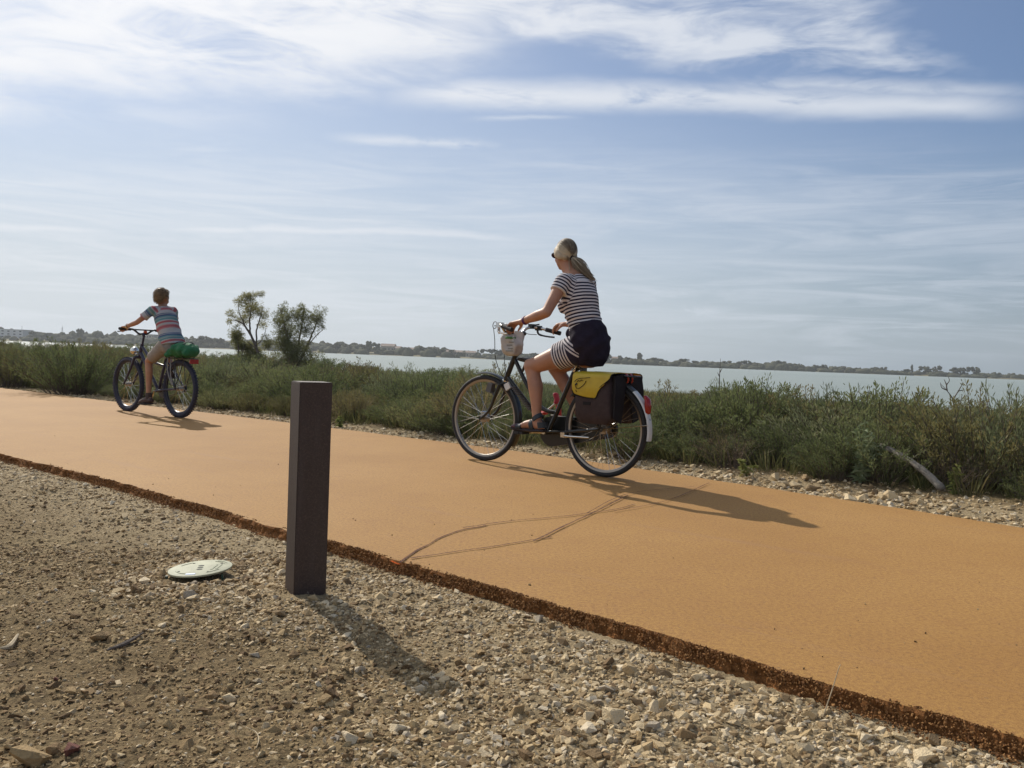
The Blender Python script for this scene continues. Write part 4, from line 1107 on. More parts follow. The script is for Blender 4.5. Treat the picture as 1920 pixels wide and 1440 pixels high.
for a in [
    (152, 616, 17, 'round', 'lone round tree on the far skyline left of the boy'), (62, 621, 14, 'round', 'low tree beside the white apartment block'), (92, 623, 15, 'round', 'low tree left of the far mast'), (180, 624, 12, 'round', 'low tree right of the lone round tree at the left'), (193, 625, 16, 'pine', 'flat topped tree on the left skyline near the boy'),
    (383, 629, 24, 'round', 'clump tree on the skyline between boy and thin tamarisk'), (360, 634, 20, 'round', 'low far tree just right of the boy'), (412, 634, 18, 'round', 'pale far tree left of the thin tamarisk'),
    (692, 639, 20, 'tall', 'dark pointed conifer on the skyline above the brown post'), (706, 642, 18, 'round', 'dark round tree joined to the pointed conifer'), (683, 645, 14, 'round', 'dark tree at the left foot of the pointed conifer'), (632, 642, 20, 'round', 'low far tree just right of the wide tamarisk'), (650, 645, 18, 'round', 'low far tree left of the dark conifer'),
    (757, 650, 15, 'round', 'dark round tree between far houses, left of the tower'), (791, 649, 10, 'round', 'narrow tree left of the small far tower'), (804, 651, 13, 'round', 'round tree right against the small far tower'), (829, 655, 16, 'round', 'bushy tree right of the small far tower'), (846, 654, 12, 'pine', 'flat topped tree above the far roofs'), (904, 652, 16, 'pine', 'left pine of the far grove behind the handlebar'), (922, 652, 20, 'pine', 'middle pine of the far grove behind the handlebar'), (938, 655, 16, 'round', 'right tree of the far grove behind the handlebar'), (975, 660, 20, 'round', 'far tree behind the front bag'), (1003, 662, 20, 'round', 'far tree behind the bars of the black bicycle'),
    (1137, 662, 24, 'round', 'broad round tree just right of the woman on the far shore'), (1163, 666, 11, 'round', 'small tree right of the far low house'), (1177, 669, 12, 'round', 'small dark bush tree left of the airy tree'), (1200, 662, 19, 'tall', 'airy upright tree on the far shore above the pannier'), (1228, 670, 30, 'round', 'long feathery tree clump right of the airy tree'),
    (1282, 671, 20, 'pine', 'umbrella pine alone on the far shore'), (1301, 675, 11, 'pine', 'small low pine right of the umbrella pine'), (1361, 676, 22, 'round', 'broad dark tree behind the tall green tuft'), (1387, 677, 16, 'round', 'left tree of the pair near the white far house'), (1401, 675, 14, 'round', 'dark tree of the pair near the white far house'), (1415, 679, 14, 'round', 'thin tree just above the small white far house'), (1441, 680, 14, 'tall', 'ragged tree left of the largest right-hand trees'), (1466, 676, 23, 'round', 'large round tree between the white house and the right grove'), (1480, 681, 12, 'round', 'smaller tree on the right flank of the large round tree'), (1499, 682, 10, 'round', 'pointed small tree in mid right strip'),
    (1533, 684, 16, 'round', 'round tree left of the two upright tufts'), (1546, 683, 10, 'round', 'small dark tree above the left upright tuft'), (1580, 686, 16, 'round', 'tree above the two upright tufts with white dots near'), (1625, 690, 22, 'round', 'left tree of the low brown grove'), (1640, 688, 16, 'round', 'middle tree of the low brown grove'), (1657, 688, 16, 'round', 'right tree of the low brown grove'),
    (1710, 684, 8, 'tall', 'narrow pointed pine at the right on the far shore'), (1704, 692, 18, 'round', 'low tree at the foot of the narrow pine'), (1735, 686, 21, 'round', 'dark dense tree right of the narrow pine'), (1759, 686, 18, 'round', 'free standing dome tree at the far right'), (1791, 688, 18, 'round', 'left tree of the last grove at the right'), (1806, 689, 17, 'round', 'second tree of the last grove at the right'), (1826, 687, 22, 'round', 'tallest right tree of the last grove'), (1868, 698, 16, 'round', 'very low tree near the right end of the far shore'), (1895, 699, 16, 'round', 'last low tree at the right end of the far shore')]:
    far_tree(*a)
def build_scrub():
    """unbroken low wood and reed belt along the far waterline"""
    rnd = random.Random(77); m = MB()
    for i in range(1500):
        x = rnd.uniform(-420, 420); b = rnd.uniform(1, 60) if x < 20 else rnd.uniform(1, 26); y = SHORE_Y + b
        h = (1.7 + 1.2 * mnoise.noise(Vector((x * 0.03, 5, 0)))) * rnd.uniform(0.6, 1.25)
        if x < -20: h *= 1.25
        if x > 200: h *= 0.8
        w = rnd.uniform(1.6, 4.2); v, f = ellipsoid((x, y, far_height(x, y) + h * 0.35), (w, w * 0.7, h), 7)
        v = [p + Vector((rnd.gauss(0, 0.25), 0, rnd.gauss(0, 0.22))) for p in v]
        m.add(v, f, [rnd.random()] * len(v))
    o = m.build('scrub', M_FAR, None, True, 0, 'tone', False); o['kind'] = 'stuff'
build_scrub()
M_WHITE = material('white_render', (0.55, 0.55, 0.54), 0.8); M_CREAM = material('cream_render', (0.36, 0.32, 0.265), 0.85); M_ROOF = material('clay_roof', (0.20, 0.145, 0.115), 0.9, vary=0.3, vscale=1.0); M_DARKWIN = material('dark_window', (0.05, 0.055, 0.065), 0.2)
def block(px0, px1, top, label, back, wall, floors, cols, depth=9.0, antenna=None):
    y = SHORE_Y + back; a = at_depth(px0, top, y); b = at_depth(px1, top, y); w = b.x - a.x; gz = far_height((a.x + b.x) / 2, y) - 0.4; h = a.z - gz
    t = empty('apartment_block' if floors > 1 else 'house', ((a.x + b.x) / 2, y, gz)); tag(t, label, 'building', 'buildings across the lagoon')
    MB().box((0, 0, h / 2), (w, depth, h)).build('wall', wall, t, False)
    if floors > 1:
        MB().box((0, 0, h + 0.18), (w + 0.5, depth + 0.5, 0.36)).build('roof', wall, t, False)
    else:
        e = 0.35; v = [(-w / 2 - e, -depth / 2 - e, h), (w / 2 + e, -depth / 2 - e, h), (w / 2 + e, depth / 2 + e, h), (-w / 2 - e, depth / 2 + e, h), (-w / 2 - e, 0, h * 1.38), (w / 2 + e, 0, h * 1.38)]
        MB().add(v, [(0, 1, 5, 4), (2, 3, 4, 5), (1, 2, 5), (3, 0, 4), (3, 2, 1, 0)]).build('roof', M_ROOF, t, False)
    me = MB().box((0, 0, 0), (w / cols * 0.36, 0.12, h / floors * 0.42)).mesh('window', False); me.materials.append(M_DARKWIN)
    for i in range(cols):
        for j in range(floors):
            o = link('window', me, [], t); o.location = (-w / 2 + w * (i + 0.5) / cols, -depth / 2 - 0.03, h * (j + 0.5) / floors)
    if antenna:
        MB().tube([(w * antenna, 0, h + 0.3), (w * antenna, 0, h + 2.6)], 0.08, 6).build('antenna', M_DARKWIN, t)
block(-46, 53, 616, 'long white flat-roofed apartment block at the far left', 30, M_WHITE, 3, 9, 10, 0.38)
for a in [(280, 295, 628, 'pale square building showing under the boy\'s handlebar', 40, M_CREAM, 2, 3), (716, 741, 649, 'long cream house on the rise right of the dark conifer', 34, M_CREAM, 1, 4), (743, 752, 653, 'small cream house left of the dark round tree', 30, M_CREAM, 1, 2), (812, 822, 652, 'small square far tower among the houses', 26, M_CREAM, 2, 2), (766, 785, 655, 'low cream house left of the narrow tree', 24, M_CREAM, 1, 3),
          (833, 852, 659, 'low house with clay roof right of the far tower', 20, M_CREAM, 1, 3), (853, 872, 660, 'second low clay-roofed house right of the tower', 22, M_CREAM, 1, 3), (874, 892, 661, 'third low clay-roofed house nearest the front wheel', 20, M_CREAM, 1, 3), (1147, 1163, 672, 'low pale house beside the broad round tree', 22, M_CREAM, 1, 3), (1411, 1418, 688, 'tiny white house under the thin far tree', 12, M_WHITE, 1, 2), (1380, 1389, 683, 'tiny white house under the left tree of the pair', 22, M_WHITE, 1, 2), (1579, 1586, 692, 'tiny white house above the two upright tufts', 14, M_WHITE, 1, 2)]:
    block(*a)
def build_mast():
    y = SHORE_Y + 60; p = at_depth(117, 610, y); gz = far_height(p.x, y); h = p.z - gz
    t = empty('radio_mast', (p.x, y, gz)); tag(t, 'thin radio mast on the far skyline left of the boy', 'mast')
    m = MB()
    for a in range(3):
        an = a * 2.094; m.tube([(0.5 * math.cos(an), 0.5 * math.sin(an), 0), (0.25 * math.cos(an), 0.25 * math.sin(an), h * 0.8)], 0.09, 5)
    for k in range(7): m.ring((0, 0, h * 0.1 * (k + 1)), (0, 0, 1), 0.36, [(0.05, 0.05), (0.05, -0.05), (-0.05, -0.05), (-0.05, 0.05)], 3)
    M = material('mast_grey', (0.35, 0.35, 0.36), 0.6); m.build('lattice', M, t); MB().tube([(0, 0, h * 0.8), (0, 0, h)], 0.07, 5).build('antenna', M, t)
build_mast()
# ------------------------------------------------------------------ brown post and green lid
def build_post():
    m = bpy.data.materials.new('brown_post_paint'); m.use_nodes = True; t = NT(m.node_tree)
    tc = t.n('ShaderNodeTexCoord'); v = (tc, 'Object'); sep = t.n('ShaderNodeSeparateXYZ'); t.put(sep, '_0', v)
    g = t.noise(v, 220.0, 3, 0.6); st = t.noise(t.vmul(v, (30, 30, 3)), 1.0, 5, 0.6)
    c = t.ramp(g, [(0.3, (0.040, 0.024, 0.018)), (0.55, (0.058, 0.036, 0.028)), (0.75, (0.10, 0.066, 0.052))])
    c = t.mix(t.smooth(st, 0.45, 0.75, 0, 0.35), (c, 0), (0.080, 0.060, 0.053))
    w = t.noise(v, 26.0, 4, 0.65)
    low = t.math('SUBTRACT', t.math('MULTIPLY', w, 0.24), (sep, 2))
    c = t.mix(t.smooth(low, 0.172, 0.180, 0, 0.6), c, (0.30, 0.24, 0.18))
    b = t.n('ShaderNodeBump', Strength=0.35, Distance=0.003); t.put(b, 'Height', g)
    p = t.n('ShaderNodeBsdfPrincipled', Roughness=0.55); t.put(p, 'Base Color', c); t.put(p, 'Normal', b)
    o = t.n('ShaderNodeOutputMaterial'); t.put(o, 'Surface', p)
    t0 = ground_at(574, 1118, -0.055)
    b_ = bmesh.new(); bmesh.ops.create_cube(b_, size=1.0)
    W = 0.114; H = 0.750
    for q in b_.verts: q.co = Vector((q.co.x * W, q.co.y * W, q.co.z * H + H / 2 - 0.06))
    bmesh.ops.bevel(b_, geom=b_.edges[:], offset=0.003, segments=2, affect='EDGES')
    me = bpy.data.meshes.new('bollard'); b_.to_mesh(me); b_.free()
    o = link('bollard', me, m); o.rotation_euler = (0, 0, POST_RZ)
    # base corner nearest the camera sits where the photograph shows it
    o.location = (t0.x - 0.012, t0.y + 0.036, -0.055 + 0.055)
    tag(o, 'square dark brown post standing in the gravel before the path', 'bollard')
    f = MB(); rnd = random.Random(4)
    for i in range(14):
        v, fc = ellipsoid((rnd.uniform(-0.105, 0.03), rnd.uniform(-0.10, -0.06), -0.065 + rnd.uniform(-0.004, 0.006)), (rnd.uniform(.02, .035), rnd.uniform(.015, .03), 0.012), 8)
        f.add(v, fc)
    f.build('mortar', material('cement_smear', (0.30, 0.29, 0.28), 0.95, vary=0.3, vscale=60, bump=0.8, bscale=100), o)
POST_RZ = R(29.5)
build_post()

def build_lid():
    t = empty('valve_lid', (LID.x, LID.y, LID.z - 0.032)); tag(t, 'round pale green plastic lid on a dark green ring in the gravel', 'manhole lid')
    vdir = Vector((LID.x, LID.y, 0)).normalized()
    t.rotation_euler = Matrix.Rotation(R(4.5), 3, vdir).transposed().to_euler()
    top = material('pale_green_plastic', (0.355, 0.36, 0.25), 0.7, vary=0.18, vscale=25, bump=0.15, bscale=120)
    ring = material('dark_green_plastic', (0.018, 0.055, 0.040), 0.45); dark = material('slot_shadow', (0.03, 0.035, 0.028), 0.8); sign = material('bluish_label', (0.42, 0.50, 0.66), 0.5)
    MB().ring((0, 0, 0), (0, 0, 1), 0.112, [(-0.012, -0.05), (0.002, -0.05), (0.002, 0.0212), (-0.012, 0.0212)], 64).build('ring', ring, t)
    lid = MB().tube([(0, 0, 0.0215), (0, 0, 0.0268), (0, 0, 0.028)], [0.1125, 0.1125, 0.110], 64).build('lid', top, t)
    m = MB()
    for r0, a0, a1 in ((0.085, 0.5, 1.25), (0.095, 0.55, 1.2), (0.085, 2.2, 2.8), (0.085, 3.6, 4.4), (0.085, 5.3, 5.9)):
        m.ring((0, 0, 0.0286), (0, 0, 1), r0, [(0, 0), (0.0022, 0), (0.0022, 0.0012), (0, 0.0012)], 60, a0, a1, (1, 0, 0))
    # two rows of moulded lettering, too small to read
    rnd = random.Random(2); ang = R(-62); ca, sa = math.cos(ang), math.sin(ang)
    for row, u0 in ((0.052, -0.034), (0.068, -0.028)):
        u = u0
        while u < -u0:
            w = rnd.uniform(0.003, 0.006); x, y = row, u
            m.box((x * 1.0, y, 0.0289), (0.0075 * rnd.uniform(0.7, 1), w, 0.0014)); u += w + 0.0016
    m.build('lettering', material('moulded_olive', (0.26, 0.28, 0.17), 0.6), lid, False)
    s = MB()
    for x, y in ((-0.006, 0.026), (0.0, 0.0), (0.006, -0.026)):
        pts = [(0.011 * math.cos(a), 0.008 * math.sin(a)) for a in np.linspace(0, 2 * math.pi, 14, endpoint=False)]
        n0 = len(pts); s.add([(x + px, y + py, 0.0282) for px, py in pts] + [(x + px, y + py, 0.0288) for px, py in pts], [tuple(range(n0, 2 * n0))] + [(i, (i + 1) % n0, n0 + (i + 1) % n0, n0 + i) for i in range(n0)])
    for a in (0.6, 2.2, 3.8, 5.4): s.disc((0.078 * math.cos(a), 0.078 * math.sin(a), 0.0285), (0, 0, 1), 0.0045, 0.0012, 10)
    s.build('slot', dark, lid, False)
    MB().box((-0.004, -0.088, 0.0286), (0.034, 0.016, 0.0012)).build('sticker', sign, lid, False)
    for a in (3.6, 5.75): MB().box((0.117 * math.cos(a), 0.117 * math.sin(a), 0.004), (0.008, 0.008, 0.022)).build('clip', ring, t, False)
build_lid()

# ------------------------------------------------------------------ bicycles
M_BLACK = material('black_enamel', (0.012, 0.014, 0.014), 0.28)
M_GREENBLACK = material('dark_green_enamel', (0.012, 0.022, 0.018), 0.3)
M_RUBBER = material('rubber', (0.018, 0.018, 0.020), 0.75, bump=0.3, bscale=200)
M_BLUERUBBER = material('bluish_rubber', (0.016, 0.018, 0.040), 0.7, bump=0.3, bscale=200)
M_STEEL = material('bright_steel', (0.62, 0.61, 0.58), 0.22, 1.0)
M_ALU = material('dull_aluminium', (0.34, 0.31, 0.27), 0.42, 1.0)
M_GREYPL = material('grey_plastic', (0.075, 0.070, 0.068), 0.5)
M_WHITEPL = material('white_plastic', (0.62, 0.62, 0.60), 0.4, vary=0.08, vscale=15)
M_RED = material('red_lens', (0.30, 0.014, 0.010), 0.25)
M_REDPL = material('red_plastic', (0.62, 0.04, 0.02), 0.4, trans=0.25)
M_PINK = material('pink_strap', (0.60, 0.09, 0.14), 0.6, trans=0.2)
M_SADDLE = material('saddle_vinyl', (0.02, 0.018, 0.018), 0.5)
M_BLUE = material('dark_blue_enamel', (0.020, 0.022, 0.055), 0.3)
M_DARKRIM = material('dark_rim', (0.035, 0.035, 0.045), 0.35, 0.6)
M_GLASS = material('lamp_glass', (0.70, 0.72, 0.66), 0.08, 0.6)

def wheel(parent, x, Rr, tr, nsp, rim_mat, tyre_mat, sp_mat, hub_r, z=None, steer=0.0, tread=0):
    z = Rr if z is None else z
    ax = (0, 1, 0); rim_r = Rr - 2 * tr
    rim = MB().ring((0, 0, 0), ax, rim_r, [(-0.008, -0.010), (-0.012, 0.0), (-0.008, 0.010), (0.007, 0.0125), (0.007, -0.0125)], 72).build('wheel', rim_mat, parent)
    rim.location = (x, 0, z); rim.rotation_euler = (0, 0, steer)
    prof = [(tr + tr * math.cos(a), tr * math.sin(a)) for a in np.linspace(0, 2 * math.pi, 12, endpoint=False)]
    ty = MB().ring((0, 0, 0), ax, rim_r, prof, 90)
    if tread:
        for i in range(tread):
            a = 2 * math.pi * i / tread
            for s_ in (-1, 1):
                rot = Matrix.Rotation(a, 3, 'Y'); c = rot @ Vector((0, 0, Rr - 0.002)); ty.box(c + Vector((0, s_ * tr * 0.55, 0)), (0.014, 0.014, 0.011), rot)
    ty.build('tyre', tyre_mat, rim)
    sp = MB()
    for i in range(nsp):
        a = 2 * math.pi * i / nsp; sd = 1 if i % 2 else -1; off = (0.42 if (i // 2) % 2 else -0.42)
        h = Vector((hub_r * math.cos(a + off * 2.2), sd * 0.028, hub_r * math.sin(a + off * 2.2))); r_ = Vector(((rim_r - 0.008) * math.cos(a), 0.002 * sd, (rim_r - 0.008) * math.sin(a)))
        sp.tube([h, r_], 0.0013, 4)
    sp.build('spokes', sp_mat, rim)
    hb = MB().tube([(0, -0.05, 0), (0, -0.032, 0), (0, -0.03, 0), (0, 0.03, 0), (0, 0.032, 0), (0, 0.05, 0)], [0.008, 0.010, hub_r + 0.004, hub_r + 0.004, 0.010, 0.008], 16)
    hb.build('hub', M_ALU, rim)
    return rim
def fender(name, parent, x, z, r, a0, a1, w, mat):
    """arc about the axle; angles from straight up, positive towards the back"""
    prof = [(0.0, -w), (0.010, -w * 0.75), (0.014, 0), (0.010, w * 0.75), (0.0, w), (0.007, w * 0.7), (0.011, 0), (0.007, -w * 0.7)]
    return MB().ring((x, 0, z), (0, -1, 0), r, prof, 36, a0, a1, (0, 0, 1)).build(name, mat, parent)

WO = Vector((0.71366, 6.01566, 0)) * 0.985; W_RZ = math.radians(141.094)
def build_black_bike():
    t = empty('bicycle', WO, W_RZ); tag(t, 'black step-through touring bicycle ridden by the woman', 'bicycle')
    RA, FA = Vector((0.062, 0, 0.333)), Vector((1.160, 0, 0.330))
    wheel(t, RA.x, 0.333, 0.019, 36, M_ALU, M_RUBBER, M_STEEL, 0.030)
    fw = wheel(t, FA.x, 0.330, 0.019, 32, M_ALU, M_RUBBER, M_STEEL, 0.028, steer=R(2))
    MB().tube([(0, -0.046, 0.046), (0, 0.046, 0.046)], 0.006, 8).build('hub_shell', M_STEEL, fw)
    BB = Vector((0.543, 0, 0.275)); STT = Vector((0.335, 0, 0.729)); HT, HB = Vector((0.878, 0, 0.832)), Vector((0.966, 0, 0.631))
    f = MB()
    f.tube([BB, STT], 0.0165, 12); f.tube([HT, HB], 0.0205, 12); f.tube([HB + (HT - HB) * 0.14, BB], 0.0165, 12)
    f.tube(spline([HT + (HB - HT) * 0.15, (0.78, 0, 0.632), (0.67, 0, 0.487), (0.585, 0, 0.430), (0.481, 0, 0.418)], 6), 0.0150, 12)
    for s in (-1, 1):
        f.tube([BB + Vector((0, s * 0.03, 0)), (0.40, s * 0.045, 0.285), RA + Vector((0, s * 0.062, 0))], 0.0095, 8)
        f.tube([STT + Vector((0.005, s * 0.02, -0.03)), RA + Vector((0, s * 0.062, 0))], 0.0085, 8)
        f.disc(RA + Vector((0, s * 0.062, 0)), (0, 1, 0), 0.022, 0.006, 14)
    f.tube([BB + Vector((0, -0.035, 0)), BB + Vector((0, 0.035, 0))], 0.022, 14)
    f.build('frame', M_BLACK, t)
    fk = MB(); cr = Vector((0.985, 0, 0.595))
    fk.tube([HB, cr], 0.019, 12); fk.tube([cr + Vector((0, -0.05, -0.005)), cr + Vector((0, 0.05, -0.005))], 0.015, 10)
    for s in (-1, 1):
        fk.tube(spline([cr + Vector((0, s * 0.047, 0)), (1.030, s * 0.050, 0.490), (1.075, s * 0.052, 0.395), FA + Vector((-0.012, s * 0.053, 0.002))], 6), [0.0145] * 7 + [0.012] * 6 + [0.010] * 6, 10)
        fk.disc(FA + Vector((0, s * 0.053, 0)), (0, 1, 0), 0.015, 0.010, 12)
    fk.build('fork', M_BLACK, t)
    hs = MB(); hs.tube([HT + (HT - HB) * 0.03, HT + (HT - HB) * 0.10], 0.025, 14); hs.tube([HB, HB - (HT - HB) * 0.07], 0.025, 14); hs.build('headset', M_STEEL, t)
    # handlebar: stem up, bar swept up and back
    st = MB(); st.tube([HT, (0.858, 0, 0.880), (0.850, 0, 0.900)], 0.0125, 10); st.tube(spline([(0.851, 0, 0.895), (0.870, 0, 0.930), (0.905, 0, 0.945)], 5), 0.013, 10); st.build('stem', M_STEEL, t)
    bar = [(0.905, 0, 0.945), (0.900, 0.05, 0.948), (0.905, 0.095, 0.985), (0.900, 0.15, 1.030), (0.865, 0.215, 1.040), (0.80, 0.262, 1.026), (0.69, 0.292, 1.000)]
    full = [Vector((x, -y, z)) for x, y, z in bar[::-1]] + [Vector(p) for p in bar[1:]]
    hb = MB().tube(spline(full, 6), 0.0115, 10).build('handlebar', M_STEEL, t)
    for s in (-1, 1):
        MB().tube([(0.80, s * 0.262, 1.026), (0.685, s * 0.294, 0.999)], [0.0165, 0.0165], 12).build('grip', M_RUBBER, t)
        lv = MB(); c = Vector((0.850, s * 0.232, 1.035))
        lv.box(c, (0.045, 0.034, 0.036)); lv.tube(spline([c + Vector((0.01, 0, -0.01)), c + Vector((0.005, s * 0.012, -0.045)), c + Vector((-0.05, s * 0.03, -0.060)), c + Vector((-0.115, s * 0.055, -0.066))], 5), [0.008] * 8 + [0.0065] * 8, 8)
        lv.build('brake_lever', M_BLACK if s < 0 else M_STEEL, t)
    sh = MB(); sh.box((0.882, -0.185, 1.046), (0.036, 0.04, 0.036)); sh.tube([(0.882, -0.20, 1.055), (0.845, -0.235, 1.064)], 0.006, 8); sh.build('shifter', M_BLACK, t)
    ml = MB(); ml.ring((0.925, 0.20, 1.035), (0.3, 1, 0.1), 0.026, [(0.003 * math.cos(a), 0.003 * math.sin(a)) for a in np.linspace(0, 6.28, 6, endpoint=False)], 20); ml.tube([(0.93, 0.20, 1.03), (0.89, 0.18, 1.03)], 0.004, 6); ml.build('cable_loop', M_GREYPL, t)
    cb = MB()
    cb.tube(spline([(0.955, 0.18, 1.02), (1.005, 0.10, 0.93), (1.035, 0.05, 0.80), (1.00, 0.03, 0.69), (0.955, 0.02, 0.64)], 6), 0.0028, 6)
    cb.tube(spline([(0.93, -0.05, 0.96), (0.965, 0.02, 0.86), (0.955, 0.03, 0.74), (0.945, 0.02, 0.66)], 6), 0.0028, 6)
    cb.tube(spline([(0.905, -0.10, 0.995), (0.88, -0.16, 0.985), (0.86, -0.225, 0.985)], 6), 0.0028, 6)
    cb.build('cable', M_BLACK, t)
    sp = MB(); sp.tube([STT, (0.308, 0, 0.792)], 0.013, 10); sp.build('seat_post', M_STEEL, t); MB().ring(STT, tuple((STT - BB).normalized()), 0.018, [(0.006, 0.010), (0.006, -0.010), (-0.004, -0.010), (-0.004, 0.010)], 16).build('seat_clamp', M_STEEL, t)
    sd = MB(); sd.add(*loft([(0.165, 0, 0.815), (0.19, 0, 0.820), (0.25, 0, 0.818), (0.31, 0, 0.812), (0.39, 0, 0.812), (0.42, 0, 0.808)], [(0.06, 0.018), (0.082, 0.028), (0.078, 0.028), (0.045, 0.024), (0.026, 0.020), (0.014, 0.012)], 16, (0, 1, 0), 'round'))
    sd.build('saddle', M_SADDLE, t)
    # small child's saddle on the sloping tube
    cs = MB(); cs.add(*loft([(0.700, 0, 0.772), (0.74, 0, 0.785), (0.80, 0, 0.790), (0.845, 0, 0.792)], [(0.05, 0.016), (0.058, 0.020), (0.04, 0.018), (0.018, 0.012)], 14, (0, 1, 0), 'round')); cs.tube([(0.775, 0, 0.775), (0.81, 0, 0.70)], 0.010, 8)
    cs.build('child_saddle', M_SADDLE, t)
    for P, mt in (([(0.735, -0.10, 0.42), (0.70, -0.10, 0.402), (0.655, -0.10, 0.398)], M_REDPL), ([(0.56, -0.09, 0.545), (0.545, -0.09, 0.505), (0.55, -0.09, 0.485)], M_PINK), ([(0.53, -0.09, 0.46), (0.525, -0.09, 0.41), (0.52, -0.09, 0.365)], M_REDPL)):
        m = MB(); m.add(*loft(spline(P, 4), (0.030, 0.012), 12, (0, 1, 0), 'round')); m.build('footrest', mt, t)
    MB().tube([(0.64, -0.09, 0.415), (0.56, -0.09, 0.475)], (0.014, 0.005), 8, side=(0, 1, 0)).build('footrest_strap', M_WHITEPL, t)
    # coil lock on the down tube
    cl = MB(); A = HB + (HT - HB) * 0.14; d = (BB - A)
    P = []
    for i in range(120):
        u = 0.22 + 0.42 * i / 119; c = A + d * u; an = i * 0.72; P.append(c + Vector((0.022 * math.cos(an) * 0.89, 0.024 * math.sin(an), 0.022 * math.cos(an) * -0.3)) + Vector((0.01, 0.012, 0.008)))
    cl.tube(P, 0.0055, 6); cl.build('coil_lock', M_GREYPL, t)
    MB().box((0.925, 0.022, 0.585), (0.05, 0.02, 0.05), Matrix.Rotation(R(30), 3, 'Y')).build('bottle_clip', M_WHITEPL, t, False)
    # mudguards
    fender('mudguard', t, FA.x, FA.z, 0.343, -0.22, 2.15, 0.028, M_BLACK)
    fender('mudguard', t, RA.x, RA.z, 0.349, -0.95, 0.70, 0.028, M_BLACK)
    tail = fender('mudguard', t, RA.x, RA.z, 0.3495, 0.70, 1.72, 0.029, M_WHITEPL); tail['label'] = 'white tail of the mudguard'
    MB().ring((RA.x, 0, RA.z), (0, -1, 0), 0.3495, [(0.0, -0.030), (0.0155, 0), (0.0, 0.030), (0.012, 0)], 4, 1.30, 1.335, (0, 0, 1)).build('fender_band', M_BLACK, t)
    for sx, s in ((RA, 1), (RA, -1)):
        a = 1.42; e = sx + Vector((-math.sin(a) * 0.357, s * 0.028, math.cos(a) * 0.357)); MB().tube([sx + Vector((0, s * 0.064, 0)), e], 0.0025, 6).build('stay', M_STEEL, t)
    a = 1.06; c = RA + Vector((-math.sin(a) * 0.378, 0, math.cos(a) * 0.378)); MB().add(*loft([c + Vector((0.02, 0, 0.058)), c + Vector((0.004, 0, 0.035)), c, c + Vector((-0.002, 0, -0.045)), c + Vector((0.006, 0, -0.066))], [(0.024, 0.008), (0.030, 0.017), (0.030, 0.020), (0.026, 0.019), (0.018, 0.010)], 16, (0, 1, 0), 'round')).build('tail_light', M_RED, t)
    # carrier
    rk = MB(); z = 0.705
    for s in (-1, 1): rk.tube([(0.29, s * 0.045, z - 0.02), (0.22, s * 0.06, z), (-0.17, s * 0.06, z), (-0.19, s * 0.03, z)], 0.006, 8); rk.tube([(0.02, s * 0.06, z), RA + Vector((0, s * 0.07, 0.01))], 0.005, 8); rk.tube([(-0.11, s * 0.06, z), RA + Vector((0, s * 0.07, 0.01))], 0.005, 8)
    for x in (0.2, 0.1, 0.0, -0.1, -0.17): rk.tube([(x, -0.06, z), (x, 0.06, z)], 0.005, 6)
    rk.build('luggage_rack', M_BLACK, t)
    # drive side and cranks
    cc = MB(); n = 40; poly = []
    for i in range(n):
        an = 2 * math.pi * i / n; d2 = Vector((math.cos(an), 0, math.sin(an))); c0 = BB if d2.x > -0.12 else RA; rr = 0.112 if c0 is BB else 0.068; poly.append(c0 + d2 * rr)
    V = [p + Vector((0, y, 0)) for y in (-0.062, -0.040) for p in poly]
    cc.add(V, [tuple(range(n))[::-1], tuple(range(n, 2 * n))] + [(i, (i + 1) % n, n + (i + 1) % n, n + i) for i in range(n)]); cc.build('chain_case', M_BLACK, t)
    LP = Vector((0.690, 0.135, 0.262)); RP = Vector((0.398, -0.135, 0.290))
    for c, s in ((LP, 1), (RP, -1)):
        k = MB(); b0 = BB + Vector((0, s * 0.06, 0)); k.add(*loft([b0, b0.lerp(Vector((c.x, s * 0.075, c.z)), 0.5), Vector((c.x, s * 0.078, c.z))], [(0.009, 0.015), (0.008, 0.011), (0.008, 0.011)], 10, (0, 1, 0), 'round')); k.disc(b0, (0, 1, 0), 0.017, 0.018, 14); k.build('crank', M_STEEL, t)
        p = MB(); p.box((c.x, s * 0.130, c.z), (0.075, 0.085, 0.020)); p.tube([(c.x, s * 0.07, c.z), (c.x, s * 0.18, c.z)], 0.006, 8); p.box((c.x + 0.042, s * 0.130, c.z), (0.010, 0.075, 0.014)); p.build('pedal', M_RUBBER, t, False)
    ks = MB(); ks.tube([(0.36, 0.055, 0.262), (0.33, 0.062, 0.262), (0.14, 0.078, 0.270)], [0.012, 0.008, 0.006], 8); ks.box((0.375, 0.05, 0.268), (0.035, 0.03, 0.035)); ks.build('kickstand', M_STEEL, t)
    MB().tube([(0.56, -0.045, 0.392), (0.20, -0.06, 0.372)], (0.010, 0.006), 8).build('chain_guard', M_ALU, t)
    # lamps
    fl = MB(); fl.box((1.070, 0.048, 0.568), (0.050, 0.048, 0.070), Matrix.Rotation(R(-14), 3, 'Y'), 0.85); fl.tube([(1.035, 0.05, 0.51), (1.062, 0.048, 0.54)], 0.008, 8); fl.build('headlight', M_GREYPL, t)
    sl_ = MB(); sl_.box((0.262, 0.0, 0.728), (0.030, 0.045, 0.042)); sl_.tube([(0.30, 0, 0.735), (0.32, 0, 0.74)], 0.010, 8); sl_.build('seat_lamp', M_BLACK, t)
    bl = MB(); bl.add(*ellipsoid((0.86, -0.06, 0.985), (0.024, 0.024, 0.018), 12)); bl.build('bell', M_BLACK, t)
build_black_bike()

def place(o, loc, rz): o.location = loc; o.rotation_euler = (0, 0, rz)

